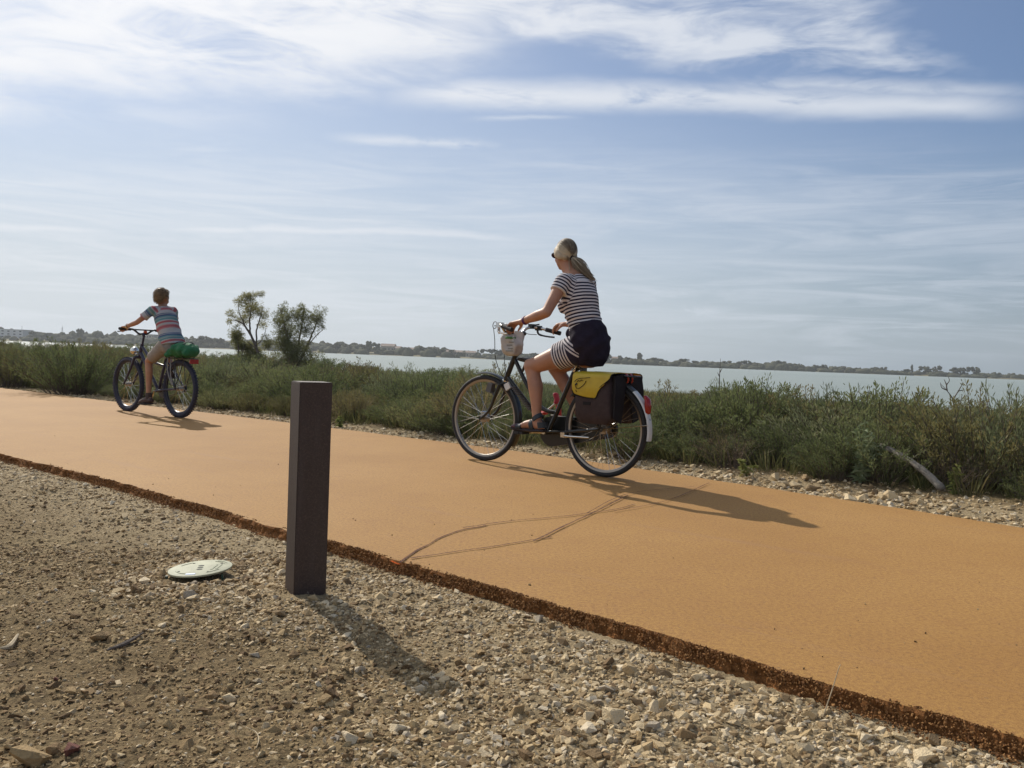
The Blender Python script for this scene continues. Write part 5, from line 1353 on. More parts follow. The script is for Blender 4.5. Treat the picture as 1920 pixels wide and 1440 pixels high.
M_CANVAS = material('charcoal_canvas', (0.050, 0.036, 0.036), 0.85, vary=0.2, vscale=30, bump=0.3, bscale=350, spec=0.2)
M_BLACKCLOTH = material('black_canvas', (0.016, 0.014, 0.016), 0.85, bump=0.3, bscale=300, spec=0.2)
M_YELLOW = material('yellow_tarpaulin', (0.50, 0.355, 0.020), 0.5, vary=0.10, vscale=14, bump=0.15, bscale=120, trans=0.08)
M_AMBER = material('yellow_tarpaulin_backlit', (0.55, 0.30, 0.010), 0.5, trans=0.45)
def bag_shell(m, y0, y1, x0, x1, z0, z1, puff=0.012, n=22, tilt=0.0):
    """soft box: rounded plan section, rounded bottom"""
    rows = []
    zs = [z0, z0 + 0.006, z0 + 0.02, z0 + 0.05] + list(np.linspace(z0 + 0.09, z1 - 0.03, 7)) + [z1 - 0.012, z1]
    cy_, cx_ = (y0 + y1) / 2, (x0 + x1) / 2
    for z in zs:
        u = (z - z0) / (z1 - z0); b = min(1.0, 0.72 + 0.28 * math.sin(min(1, u / 0.14) * math.pi / 2)) if u < 0.14 else 1.0
        if u > 0.94: b = 0.97 - (u - 0.94) * 2.0
        row = []
        for k in range(n):
            a = 2 * math.pi * k / n; ca, sa = math.cos(a), math.sin(a); e = 0.32
            px = math.copysign(abs(ca) ** e, ca); py = math.copysign(abs(sa) ** e, sa)
            bul = puff * math.sin(math.pi * u) * (1 if sa > 0 else 0.3)
            row.append(Vector((cx_ + px * (x0 - x1) / 2 * b * (1 - 0.04 * u) + mnoise.noise(Vector((px * 1.5, z * 9, y0))) * 0.006, cy_ + py * ((y1 - y0) / 2 + bul) * b + mnoise.noise(Vector((py * 2, z * 8, px * 2))) * 0.005, z)))
        rows.append(row)
    V = [p for r_ in rows for p in r_]; F = [tuple(range(n))[::-1], tuple((len(rows) - 1) * n + k for k in range(n))]
    for i in range(len(rows) - 1):
        for k in range(n): F.append((i * n + k, i * n + (k + 1) % n, (i + 1) * n + (k + 1) % n, (i + 1) * n + k))
    m.add(V, F)
def build_panniers():
    t = empty('pannier_bag', WO, W_RZ); tag(t, 'yellow-flapped charcoal double pannier bag hanging on the black bicycle rack', 'bag')
    for s in (1, -1):
        m = MB(); bag_shell(m, 0.075 * s, 0.185 * s, 0.200, -0.095, 0.375, 0.700, 0.018); m.build('bag', M_CANVAS, t)
        # flap: over the top, down the outer face, swept short towards the back
        nu, nv = 22, 26; V = []; F = []
        for j in range(nv):
            v = j / (nv - 1)                                  # 0 at the rack, 1 at the lower hem
            for i in range(nu):
                u = i / (nu - 1)
                back = -0.088 + 0.080 * sstep(np.array(v), 0.42, 1.0) - 0.015 * (1 - v)
                x = 0.209 + (back - 0.209) * u
                hem = 0.575 - 0.030 * math.sin(u * math.pi * 0.62) + 0.005 * u + (0.055 * max(0, (u - 0.86) / 0.14) ** 2) + (0.022 * max(0, (0.10 - u) / 0.10) ** 2)
                if v < 0.35: w = v / 0.35; y = 0.012 + (0.175 - 0.012) * w; z = 0.722 + 0.008 * math.sin(w * 3.0) - 0.004 * w
                elif v < 0.47: w = (v - 0.35) / 0.12; y = 0.175 + 0.030 * math.sin(w * math.pi / 2); z = 0.718 - 0.028 * (1 - math.cos(w * math.pi / 2))
                else: w = (v - 0.47) / 0.53; y = 0.205 + 0.006 * math.sin(w * 3.1); z = 0.690 + (hem - 0.690) * w
                k = mnoise.noise(Vector((x * 9, z * 11, s))) * 0.0045
                V.append(Vector((x, s * (y + k), z + (k if v < 0.35 else 0))))
        for j in range(nv - 1):
            for i in range(nu - 1): F.append((j * nu + i, j * nu + i + 1, (j + 1) * nu + i + 1, (j + 1) * nu + i))
        me = bpy.data.meshes.new('flap'); me.from_pydata(V, [], F); me.update(); fix_normals(me); me.shade_smooth()
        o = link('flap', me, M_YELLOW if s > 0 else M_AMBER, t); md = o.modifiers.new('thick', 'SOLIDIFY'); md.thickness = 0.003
        bd = MB(); bd.tube([V[(nv - 1) * nu + i] + Vector((0, s * 0.001, -0.001)) for i in range(nu)], 0.0035, 6); bd.tube([V[j * nu + nu - 1] for j in range(8, nv)], 0.0035, 6); bd.build('piping', M_BLACKCLOTH, o)
        if s > 0:
            em = MB(); yy = 0.2155
            for P in ([(0.185, .655), (0.165, .672), (0.135, .680), (0.105, .683), (0.06, .688)], [(0.180, .640), (0.172, .615), (0.150, .610), (0.120, .628), (0.100, .648), (0.092, .664)], [(0.165, .655), (0.155, .663), (0.140, .660), (0.130, .668), (0.118, .664)], [(0.172, .600), (0.168, .585)]):
                em.tube(spline([(x, yy - 0.002, z) for x, z in P], 4), 0.0022, 6)
            em.add(*ellipsoid((0.168, yy, .640), (0.007, 0.003, 0.009), 8)); em.build('emblem', M_BLACKCLOTH, o)
            MB().box((0.085, 0.2045, 0.513), (0.060, 0.004, 0.022)).build('name_patch', M_BLACKCLOTH, t, False)
        MB().box((-0.104, 0.135 * s, 0.500), (0.004, 0.030, 0.055)).build('reflective_patch', M_WHITEPL if s > 0 else M_GREYPL, t, False)
    m = MB(); m.box((0.045, 0, 0.716), (0.29, 0.15, 0.012)); m.build('saddle_panel', M_BLACKCLOTH, t, False)
    # black cloth hanging between and behind the two bags
    for s in (1, -1):
        V = [(-0.110, s * 0.02, 0.72), (-0.112, s * 0.175, 0.70), (-0.125, s * 0.185, 0.60), (-0.122, s * 0.18, 0.42), (-0.115, s * 0.08, 0.385), (-0.11, s * 0.045, 0.52)]
        m = MB(); m.add(V + [(x + 0.012, y, z) for x, y, z in V], [(0, 1, 2, 3, 4, 5)[::-1], (6, 7, 8, 9, 10, 11)] + [(i, (i + 1) % 6, 6 + (i + 1) % 6, 6 + i) for i in range(6)]); m.build('end_panel', M_BLACKCLOTH, t, False)
    st = MB()
    for y in (0.035, -0.02): st.tube(spline([(-0.112, y, 0.722), (-0.130, y + 0.006, 0.705), (-0.128, y - 0.004, 0.675), (-0.120, y, 0.66)], 4), (0.011, 0.003), 8, side=(0, 1, 0))
    st.build('strap', M_RED, t)
build_panniers()

def build_bar_bag():
    t = empty('carrier_bag', WO, W_RZ); tag(t, 'white printed carrier bag hanging on the front of the handlebar', 'bag')
    mw = material('white_film', (0.62, 0.60, 0.57), 0.45, vary=0.10, vscale=18, bump=0.5, bscale=45, trans=0.25)
    n = 30; V = []; F = []; zs = list(np.linspace(0.815, 0.985, 12))
    for j, z in enumerate(zs):
        u = j / 11; q = math.sin(math.pi * (0.22 + 0.55 * u)); a_, b_ = 0.026 + 0.042 * q, 0.020 + 0.044 * q
        if j == 0: a_, b_ = 0.036, 0.030
        for k in range(n):
            a = 2 * math.pi * k / n; e = 0.6; ca, sa = math.cos(a), math.sin(a)
            w = 1 + 0.55 * mnoise.noise(Vector((ca * 1.6, sa * 1.6, z * 14))) + 0.07 * mnoise.noise(Vector((ca * 5, sa * 5, z * 40)))
            V.append(Vector((0.862 + 0.012 * u + math.copysign(abs(ca) ** e, ca) * a_ * w, 0.060 + math.copysign(abs(sa) ** e, sa) * b_ * w, z + 0.018 * math.sin(a * 2 + 1) * u + 0.012 * mnoise.noise(Vector((ca * 3, sa * 3, 9))) * u)))
    F.append(tuple(range(n))[::-1])
    for j in range(11):
        for k in range(n): F.append((j * n + k, j * n + (k + 1) % n, (j + 1) * n + (k + 1) % n, (j + 1) * n + k))
    me = bpy.data.meshes.new('film'); me.from_pydata(V, [], F); me.update(); fix_normals(me); me.shade_smooth()
    o = link('film', me, mw, t); md = o.modifiers.new('thick', 'SOLIDIFY'); md.thickness = 0.002
    hd = MB()
    for dx in (-0.05, 0.06): hd.tube(spline([(0.885 + dx, 0.12, 0.975), (0.905 + dx * 0.5, 0.13, 1.03), (0.905, 0.10, 1.045), (0.90 + dx * 0.4, 0.03, 1.00), (0.885 + dx, -0.01, 0.975)], 5), (0.012, 0.002), 8)
    hd.build('bag_handle', mw, t)
    def on(x, z, w, h, name, mat):
        """patch laid on the camera-facing side, following the film"""
        P = []; m = MB(); q = 6
        cand = [p for p in V]
        def surf(xx, zz):
            j = min(10, max(0, int((zz - 0.80) / 0.185 * 11))); best = None
            for k in range(n):
                for jj in (j, j + 1):
                    p = V[jj * n + k]
                    if p.y > 0.06 and (best is None or abs(p.x - xx) + abs(p.z - zz) < best[0]): best = (abs(p.x - xx) + abs(p.z - zz), p)
            return best[1].y + 0.004
        G = [[Vector((x - w / 2 + w * i / q, 0, z - h / 2 + h * j / 2)) for i in range(q + 1)] for j in range(3)]
        for r_ in G:
            for p in r_: p.y = surf(p.x, p.z)
        vv = [p for r_ in G for p in r_]; m.add(vv, [(j * (q + 1) + i, j * (q + 1) + i + 1, (j + 1) * (q + 1) + i + 1, (j + 1) * (q + 1) + i) for j in range(2) for i in range(q)])
        ob = m.build(name, mat, o); mdd = ob.modifiers.new('thick', 'SOLIDIFY'); mdd.thickness = 0.002
    on(0.850, 0.948, 0.075, 0.016, 'green_print', material('green_ink', (0.06, 0.20, 0.05), 0.6))
    gi = material('grey_ink', (0.27, 0.27, 0.24), 0.7)
    for x, z, w in ((0.83, 0.915, 0.045), (0.845, 0.892, 0.06), (0.838, 0.868, 0.05), (0.845, 0.850, 0.06)): on(x, z, w, 0.008, 'grey_print', gi)
    MB().add(*ellipsoid((0.868, 0.095, 0.985), (0.042, 0.026, 0.014), 12)).build('mouth_shade', material('dark_mouth_shade', (0.06, 0.04, 0.03), 0.8), t)  # dark oval in the mouth stands in for shade inside the open bag
build_bar_bag()

BO = Vector((-3.64811, 9.52582, 0)); B_RZ = math.radians(143.269)
def build_blue_bike():
    t = empty('bicycle', BO, B_RZ); tag(t, 'dark blue knobbly-tyred bicycle ridden by the boy', 'bicycle')
    RA, FA = Vector((0.015, 0, 0.318)), Vector((1.085, 0, 0.318))
    for x in (RA.x, FA.x): wheel(t, x, 0.318, 0.026, 28, M_DARKRIM, M_BLUERUBBER, M_STEEL, 0.022, tread=60)
    BB = Vector((0.445, 0, 0.275)); STT = Vector((0.305, 0, 0.65)); HT, HB = Vector((0.805, 0, 0.800)), Vector((0.850, 0, 0.675))
    f = MB(); f.tube([BB, STT], 0.016, 12); f.tube([HT, HB], 0.021, 12); f.tube([HB + (HT - HB) * 0.2, BB], 0.019, 12); f.tube([HT + (HB - HT) * 0.2, (0.6, 0, 0.60), STT - (STT - BB).normalized() * 0.10], 0.016, 12)
    for s in (-1, 1):
        f.tube([BB + Vector((0, s * 0.03, 0)), RA + Vector((0, s * 0.06, 0))], 0.010, 8); f.tube([STT + Vector((0, s * 0.02, -0.05)), RA + Vector((0, s * 0.06, 0))], 0.009, 8)
    f.tube([BB + Vector((0, -0.035, 0)), BB + Vector((0, 0.035, 0))], 0.021, 14); f.build('frame', M_BLUE, t)
    k = MB(); cr = Vector((0.868, 0, 0.640)); k.tube([HB, cr], 0.018, 10); k.tube([cr + Vector((0, -0.06, 0)), cr + Vector((0, 0.06, 0))], 0.017, 10)
    for s in (-1, 1): k.tube([cr + Vector((0, s * 0.055, 0)), (0.95, s * 0.057, 0.50), FA + Vector((0, s * 0.057, 0))], [0.017, 0.015, 0.011], 10)
    k.build('fork', M_BLUE, t)
    st = MB(); st.tube([HT, (0.775, 0, 0.895)], 0.013, 10); st.tube([(0.775, 0, 0.89), (0.80, 0, 0.915)], 0.017, 10); st.build('stem', M_BLUE, t)
    bar = [(0.80, 0, 0.912), (0.80, 0.05, 0.914), (0.795, 0.115, 0.955), (0.785, 0.17, 0.962), (0.745, 0.31, 0.960)]
    full = [Vector((x, -y, z)) for x, y, z in bar[::-1]] + [Vector(p) for p in bar[1:]]
    h = MB(); h.tube(spline(full, 5), 0.0115, 8); h.tube([(0.792, -0.13, 0.958), (0.792, 0.13, 0.958)], 0.008, 8); h.build('handlebar', M_BLACK, t)
    for s in (-1, 1):
        MB().tube([(0.775, s * 0.205, 0.962), (0.744, s * 0.315, 0.960)], 0.0165, 10).build('grip', M_RUBBER, t)
        l = MB(); l.box((0.795, s * 0.175, 0.958), (0.035, 0.035, 0.03)); l.tube([(0.81, s * 0.18, 0.95), (0.83, s * 0.22, 0.935), (0.805, s * 0.30, 0.928)], 0.0065, 7); l.build('brake_lever', M_BLACK, t)
    MB().add(*ellipsoid((0.81, -0.035, 0.935), (0.022, 0.022, 0.020), 10)).build('bell', material('orange_plastic', (0.60, 0.10, 0.02), 0.4), t)
    lm = MB(); lm.add(*ellipsoid((0.965, 0.0, 0.712), (0.040, 0.048, 0.048), 14)); lm.tube([(0.92, 0, 0.67), (0.96, 0, 0.70)], 0.012, 8); hl = lm.build('headlight', M_STEEL, t); MB().disc((0.995, 0, 0.714), (1, 0, 0.05), 0.040, 0.016, 18).build('lens', M_GLASS, hl)
    br = MB(); br.tube([(0.90, -0.06, 0.60), (0.93, 0, 0.66), (0.90, 0.06, 0.60)], 0.010, 8); br.build('brake', M_STEEL, t)
    MB().tube([STT, (0.285, 0, 0.725)], 0.012, 8).build('seat_post', M_STEEL, t)
    sd = MB(); sd.add(*loft([(0.16, 0, 0.742), (0.19, 0, 0.748), (0.25, 0, 0.744), (0.33, 0, 0.738), (0.40, 0, 0.736)], [(0.05, 0.016), (0.07, 0.025), (0.06, 0.024), (0.03, 0.02), (0.016, 0.012)], 14, (0, 1, 0), 'round')); sd.build('saddle', M_SADDLE, t)
    rk = MB(); z = 0.655
    for s in (-1, 1): rk.tube([(0.28, s * 0.03, z - 0.01), (0.20, s * 0.055, z), (-0.22, s * 0.055, z)], 0.006, 7); rk.tube([(0.05, s * 0.055, z), RA + Vector((0, s * 0.068, 0))], 0.005, 7); rk.tube([(-0.14, s * 0.055, z), RA + Vector((0, s * 0.068, 0))], 0.005, 7)
    for x in (0.18, 0.05, -0.08, -0.22): rk.tube([(x, -0.055, z), (x, 0.055, z)], 0.005, 6)
    rk.build('luggage_rack', M_BLACK, t)
    MB().box((-0.235, 0, 0.625), (0.016, 0.10, 0.048)).build('reflector', M_RED, t, False)
    cd = MB()
    for x0, x1 in ((0.10, 0.03), (0.16, 0.05)): cd.tube(spline([(x0, 0.07, 0.66), (x0 - 0.02, 0.085, 0.55), ((x0 + x1) / 2, 0.088, 0.45), (x1, 0.08, 0.36)], 4), 0.006, 6)
    cd.build('strap_cord', material('grey_cord', (0.28, 0.28, 0.27), 0.8), t)
    cg = MB(); cg.disc(BB + Vector((0, -0.05, 0)), (0, 1, 0), 0.085, 0.006, 30); cg.tube([BB + Vector((0, -0.05, 0.083)), RA + Vector((0, -0.05, 0.035))], 0.005, 6); cg.tube([BB + Vector((0, -0.05, -0.083)), RA + Vector((0, -0.05, -0.035))], 0.005, 6); cg.disc(RA + Vector((0, -0.05, 0)), (0, 1, 0), 0.04, 0.02, 20); cg.build('chain_set', M_BLACK, t)
    LP = Vector((0.505, 0.12, 0.125)); RP = Vector((0.385, -0.12, 0.425))
    for c, s in ((LP, 1), (RP, -1)):
        q = MB(); q.tube([BB + Vector((0, s * 0.055, 0)), Vector((c.x, s * 0.07, c.z))], [0.013, 0.009], 8); q.build('crank', M_STEEL, t)
        MB().box((c.x, s * 0.115, c.z), (0.08, 0.08, 0.022)).build('pedal', M_RUBBER, t, False)
build_blue_bike()

def build_bundle():
    t = empty('bundle', BO, B_RZ); tag(t, 'green rolled cloth bundle strapped on the boy\'s rear rack', 'bundle')
    mg = material('green_cloth', (0.020, 0.155, 0.055), 0.75, vary=0.3, vscale=14, bump=0.5, bscale=60, trans=0.12)
    m = MB(); rnd = random.Random(3)
    m.add(*loft([(-0.18, -0.02, 0.735), (-0.13, 0, 0.742), (-0.02, 0.0, 0.745), (0.06, 0.02, 0.735), (0.11, 0.03, 0.715)], [(0.10, 0.055), (0.135, 0.082), (0.13, 0.085), (0.11, 0.075), (0.07, 0.05)], 18, (0, 1, 0), 'round'))
    for i in range(16):
        m.add(*ellipsoid((rnd.uniform(-0.2, 0.14), rnd.uniform(-0.10, 0.12), 0.70 + rnd.uniform(-0.02, 0.09)), (rnd.uniform(.03, .06), rnd.uniform(.03, .05), rnd.uniform(.025, .045)), 10))
    me = voxel_union(m, 'cloth', 0.010, 3)
    displace(me, lambda q: 0.008 * mnoise.noise(q * 22) + 0.006 * math.sin(q.x * 60 + q.y * 20))
    link('cloth', me, mg, t)
    sm = MB()
    for x in (-0.13, 0.03): sm.ring((x, 0.005, 0.738), (1, 0, 0), 0.098, [(0.004, 0.006), (0.004, -0.006), (-0.002, -0.006), (-0.002, 0.006)], 28)
    sm.build('strap', material('dark_elastic', (0.03, 0.05, 0.04), 0.8), t)
build_bundle()

# ------------------------------------------------------------------ people
def skin_material(name, base):
    m = bpy.data.materials.new(name); m.use_nodes = True; t = NT(m.node_tree)
    tc = t.n('ShaderNodeTexCoord'); n = t.noise((tc, 'Object'), 12.0, 4, 0.6)
    c = t.ramp(n, [(0.3, tuple(x * 0.86 for x in base)), (0.7, tuple(min(1, x * 1.1) for x in base))])
    p = t.n('ShaderNodeBsdfPrincipled', Roughness=0.48); t.put(p, 'Base Color', c)
    p.inputs['Subsurface Weight'].default_value = 0.12; p.inputs['Subsurface Radius'].default_value = (0.012, 0.005, 0.003); p.inputs['Subsurface Scale'].default_value = 1.0
    p.inputs['Specular IOR Level'].default_value = 0.4
    b = t.n('ShaderNodeBump', Strength=0.06, Distance=0.003); t.put(b, 'Height', t.noise((tc, 'Object'), 220, 3, 0.6)); t.put(p, 'Normal', b)
    o = t.n('ShaderNodeOutputMaterial'); t.put(o, 'Surface', p); return m
def stripe_material(name, period, duty, light, dark, attr='along', phase=0.0):
    m = bpy.data.materials.new(name); m.use_nodes = True; t = NT(m.node_tree)
    a = t.n('ShaderNodeAttribute', attribute_name=attr); tc = t.n('ShaderNodeTexCoord')
    n = t.noise((tc, 'Object'), 9.0, 3, 0.5)
    s = t.math('FRACT', t.math('ADD', t.math('DIVIDE', t.math('ADD', (a, 'Fac'), t.math('MULTIPLY', n, 0.006)), period), phase + 40.0))
    w = t.math('MULTIPLY', t.smooth(s, 0.0, 0.06), t.smooth(s, duty - 0.03, duty + 0.03, 1.0, 0.0))
    c = t.mix(w, light, dark)
    p = t.n('ShaderNodeBsdfPrincipled', Roughness=0.85); p.inputs['Specular IOR Level'].default_value = 0.2; p.inputs['Sheen Weight'].default_value = 0.1
    t.put(p, 'Base Color', c)
    b = t.n('ShaderNodeBump', Strength=0.5, Distance=0.012); t.put(b, 'Height', t.noise((tc, 'Object'), 16.0, 4, 0.55)); t.put(p, 'Normal', b)
    o = t.n('ShaderNodeOutputMaterial'); t.put(o, 'Surface', p); return m
def bands_material(name, stops, length, attr='along', trans=0.12):
    m = bpy.data.materials.new(name); m.use_nodes = True; t = NT(m.node_tree)
    a = t.n('ShaderNodeAttribute', attribute_name=attr); tc = t.n('ShaderNodeTexCoord'); n = t.noise((tc, 'Object'), 8.0, 3, 0.5)
    f = t.math('FRACT', t.math('ADD', t.math('DIVIDE', t.math('ADD', (a, 'Fac'), t.math('MULTIPLY', n, 0.008)), length), 10.0))
    c = t.ramp(f, stops, 'CONSTANT')
    fn = t.noise((tc, 'Object'), 260.0, 2, 0.6); c = t.mix(t.smooth(fn, 0.3, 0.7, 0.0, 0.28), (c, 0), (0.42, 0.41, 0.40))
    p = t.n('ShaderNodeBsdfPrincipled', Roughness=0.85); p.inputs['Specular IOR Level'].default_value = 0.2; t.put(p, 'Base Color', c)
    b = t.n('ShaderNodeBump', Strength=0.5, Distance=0.012); t.put(b, 'Height', t.noise((tc, 'Object'), 15.0, 4, 0.55)); t.put(p, 'Normal', b)
    tr = t.n('ShaderNodeBsdfTranslucent'); t.put(tr, 'Color', c); mx = t.n('ShaderNodeMixShader'); mx.inputs[0].default_value = trans; t.put(mx, '_1', p); t.put(mx, '_2', tr)
    o = t.n('ShaderNodeOutputMaterial'); t.put(o, 'Surface', mx); return m

def hand(m, W, K, across, f, d, s=1.0, thumb_side=1, spread=1.0):
    """palm from wrist W to knuckle line K; fingers leave along f and bend towards d; across = direction over the knuckles"""
    W, K, f, d = Vector(W), Vector(K), Vector(f).normalized(), Vector(d).normalized(); ac = Vector(across).normalized()
    m.add(*loft([W, W.lerp(K, 0.35), W.lerp(K, 0.75), K], [(0.026 * s, 0.020 * s), (0.033 * s, 0.019 * s), (0.041 * s, 0.016 * s), (0.040 * s, 0.013 * s)], 16, ac, 'round'))
    for i, ln in enumerate((0.92, 1.05, 1.0, 0.80)):
        b = K + ac * (i - 1.5) * 0.0205 * s * spread - f * 0.01 * s
        p1 = b + (f * 0.034 + d * 0.012) * ln * s; p2 = p1 + (f * 0.014 + d * 0.024) * ln * s; p3 = p2 + (f * -0.006 + d * 0.022) * ln * s
        m.add(*loft([b, b.lerp(p1, 0.5), p1, p1.lerp(p2, 0.5), p2, p3], [0.0105 * s, 0.0098 * s, 0.0098 * s, 0.0090 * s, 0.0088 * s, 0.0075 * s], 10, ac, 'round'))
    b = W.lerp(K, 0.30) + ac * 0.022 * s * thumb_side; p1 = b + (ac * 0.020 * thumb_side + f * 0.026 + d * 0.016) * s; p2 = p1 + (f * 0.028 + d * 0.020 + ac * 0.002 * thumb_side) * s
    m.add(*loft([b, p1, p1.lerp(p2, 0.5), p2], [0.0140 * s, 0.0115 * s, 0.0105 * s, 0.0085 * s], 10, ac, 'round'))

def head_shapes(m, c, yaw, s, pitch=0.0):
    """skull, jaw, nose, lips, brow and ears; face looks along +x before the yaw"""
    Rm = Matrix.Rotation(yaw, 3, 'Z') @ Matrix.Rotation(pitch, 3, 'Y'); c = Vector(c)
    P = lambda x, y, z: c + Rm @ (Vector((x, y, z)) * s)
    E = lambda x, y, z, a, b, d, n=18: m.add(*ellipsoid(P(x, y, z), (a * s, b * s, d * s), n, Rm))
    E(-0.012, 0, 0.018, 0.096, 0.074, 0.098, 24); E(0.028, 0, -0.045, 0.058, 0.054, 0.066); E(0.050, 0, -0.090, 0.030, 0.026, 0.022); E(0.040, 0, 0.012, 0.050, 0.062, 0.060)
    m.add(*loft([P(0.088, 0, 0.012), P(0.100, 0, -0.012), P(0.106, 0, -0.028)], [(0.008 * s, 0.007 * s), (0.011 * s, 0.010 * s), (0.014 * s, 0.011 * s)], 10, Rm @ Vector((0, 1, 0)), 'round'))
    E(0.080, 0, 0.026, 0.014, 0.045, 0.010, 12); E(0.083, 0, -0.060, 0.010, 0.022, 0.006, 12); E(0.081, 0, -0.070, 0.010, 0.019, 0.006, 12)
    for q in (-1, 1): E(-0.002, q * 0.076, -0.010, 0.017, 0.009, 0.031, 12); E(0.062, q * 0.034, -0.030, 0.022, 0.020, 0.026, 12)
    return P, Rm

M_SKIN = skin_material('tanned_skin', (0.40, 0.205, 0.130)); M_SKIN2 = skin_material('boy_skin', (0.42, 0.215, 0.125))
def hair_material(name, lo, hi):
    m = bpy.data.materials.new(name); m.use_nodes = True; t = NT(m.node_tree)
    a = t.n('ShaderNodeAttribute', attribute_name='tone'); c = t.ramp((a, 'Fac'), [(0.0, lo), (1.0, hi)])
    p = t.n('ShaderNodeBsdfPrincipled', Roughness=0.42); t.put(p, 'Base Color', c); p.inputs['Specular IOR Level'].default_value = 0.5
    tr = t.n('ShaderNodeBsdfTranslucent'); t.put(tr, 'Color', c); mx = t.n('ShaderNodeMixShader'); mx.inputs[0].default_value = 0.25; t.put(mx, '_1', p); t.put(mx, '_2', tr)
    o = t.n('ShaderNodeOutputMaterial'); t.put(o, 'Surface', mx); return m
def face_parts(P, Rm, s, t, eye_mat, iris_mat):
    for q in (-1, 1):
        e = MB(); e.add(*ellipsoid(P(0.080, q * 0.032, 0.008), (0.012 * s, 0.013 * s, 0.012 * s), 12)); eo = e.build('eye', eye_mat, t)
        i = MB(); i.add(*ellipsoid(P(0.0905, q * 0.032, 0.008), (0.003 * s, 0.006 * s, 0.006 * s), 10)); i.build('iris', iris_mat, eo)

def build_woman():
    t = empty('person', WO, W_RZ); tag(t, 'woman in navy and white striped top and shorts riding the black bicycle', 'person')
    S1 = [(0.225, 0, 0.84), (0.235, 0, 0.93), (0.265, 0, 1.04), (0.295, 0, 1.145), (0.320, 0, 1.24), (0.345, 0, 1.335), (0.372, 0, 1.390), (0.392, 0, 1.415)]
    R1 = [(0.130, 0.095), (0.138, 0.100), (0.128, 0.095), (0.136, 0.105), (0.148, 0.112), (0.152, 0.088), (0.105, 0.065), (0.060, 0.055)]
    shL, shR = Vector((0.352, 0.158, 1.345)), Vector((0.362, -0.160, 1.348))
    elL, wrL = Vector((0.383, 0.300, 1.120)), Vector((0.622, 0.262, 1.058)); elR, wrR = Vector((0.415, -0.300, 1.130)), Vector((0.610, -0.272, 1.070))
    hipL, knL, anL = Vector((0.210, 0.077, 0.895)), Vector((0.638, 0.112, 0.742)), Vector((0.556, 0.128, 0.372)); hipR, knR, anR = Vector((0.210, -0.077, 0.895)), Vector((0.585, -0.108, 0.737)), Vector((0.335, -0.130, 0.375))
    def arm(m, a, e, w, k=1.0, off=0.0):
        u = a.lerp(e, 0.5); fo = e.lerp(w, 0.35)
        m.add(*loft([a, a.lerp(e, 0.25), u, e.lerp(a, 0.12), e], [0.052 + off, 0.047 + off, 0.042 + off, 0.037 + off, 0.037 + off], 16, (0, 1, 0), 'round'))
        if w is not None: m.add(*loft([e, fo, e.lerp(w, 0.7), w], [(0.037), (0.038), (0.029), (0.024)], 16, (0, 1, 0), 'round'))
    def leg(m, h, k, a):
        m.add(*loft([h, h.lerp(k, 0.25), h.lerp(k, 0.55), h.lerp(k, 0.85), k], [(0.072, 0.078), (0.080, 0.086), (0.074, 0.077), (0.060, 0.061), (0.056, 0.058)], 20, (0, 1, 0), 'round'))
        back = Vector((-1, 0, -0.25)); m.add(*loft([k, k.lerp(a, 0.18) + back * 0.010, k.lerp(a, 0.38) + back * 0.018, k.lerp(a, 0.65) + back * 0.010, k.lerp(a, 0.88), a], [(0.053, 0.055), (0.050, 0.052), (0.051, 0.056), (0.040, 0.043), (0.032, 0.035), (0.033, 0.037)], 18, (0, 1, 0), 'round'))
        m.add(*ellipsoid(k + Vector((0.018, 0, 0.008)), (0.045, 0.046, 0.050), 14))
    def foot(m, a, toe, off=0.0):
        heel = a + Vector((-0.040, 0, -0.050)); d = (toe - heel).normalized()
        m.add(*loft([heel, heel + d * 0.06 + Vector((0, 0, 0.018)), heel + d * 0.13 + Vector((0, 0, 0.014)), heel + d * 0.19, toe], [(0.030 + off, 0.030 + off), (0.033 + off, 0.040 + off), (0.040 + off, 0.030 + off), (0.044 + off, 0.020 + off), (0.036 + off, 0.014 + off)], 14, (0, 1, 0), 'round')); m.add(*loft([a, heel + d * 0.05 + Vector((0, 0, 0.01))], [0.034 + off, 0.032 + off], 12, (0, 1, 0), 'round'))
        return heel, d
    b = MB(); b.add(*loft(S1, R1, 24, (0, 1, 0), 'round'))
    hc = Vector((0.462, 0, 1.548)); b.add(*loft([(0.385, 0, 1.375), (0.410, 0, 1.425), (0.436, 0, 1.475), (0.450, 0, 1.52)], [(0.060, 0.060), (0.050, 0.052), (0.050, 0.053), (0.055, 0.055)], 18, (0, 1, 0), 'round'))
    P, Rm = head_shapes(b, hc, R(-24), 0.90, R(3))
    for a, e, w in ((shL, elL, wrL), (shR, elR, wrR)): arm(b, a, e, w)
    hand(b, wrL, wrL + Vector((0.085, -0.012, -0.012)), (0.25, 1, 0), (1, 0.0, -0.45), (0.10, 0.02, -1), 1.0, -1, 1.1)
    hand(b, wrR, wrR + Vector((0.080, 0.004, -0.006)), (0.25, -1, 0), (1, 0.05, -0.35), (0.10, 0, -1), 1.0, -1)
    toeL, toeR = Vector((0.748, 0.135, 0.300)), Vector((0.470, -0.135, 0.305))
    for h, k, a, to in ((hipL, knL, anL, toeL), (hipR, knR, anR, toeR)): leg(b, h, k, a); foot(b, a, to)
    b.add(*ellipsoid((0.200, 0.058, 0.885), (0.078, 0.074, 0.080), 16)); b.add(*ellipsoid((0.200, -0.058, 0.885), (0.078, 0.074, 0.080), 16))
    me = voxel_union(b, 'body', 0.0062, 5); link('body', me, M_SKIN, t)
    face_parts(P, Rm, 0.90, t, material('eye_white', (0.7, 0.68, 0.65), 0.2), material('iris', (0.08, 0.06, 0.04), 0.2))
    # shirt: the same torso let out, bust, sleeves
    c = MB(); off = 0.010
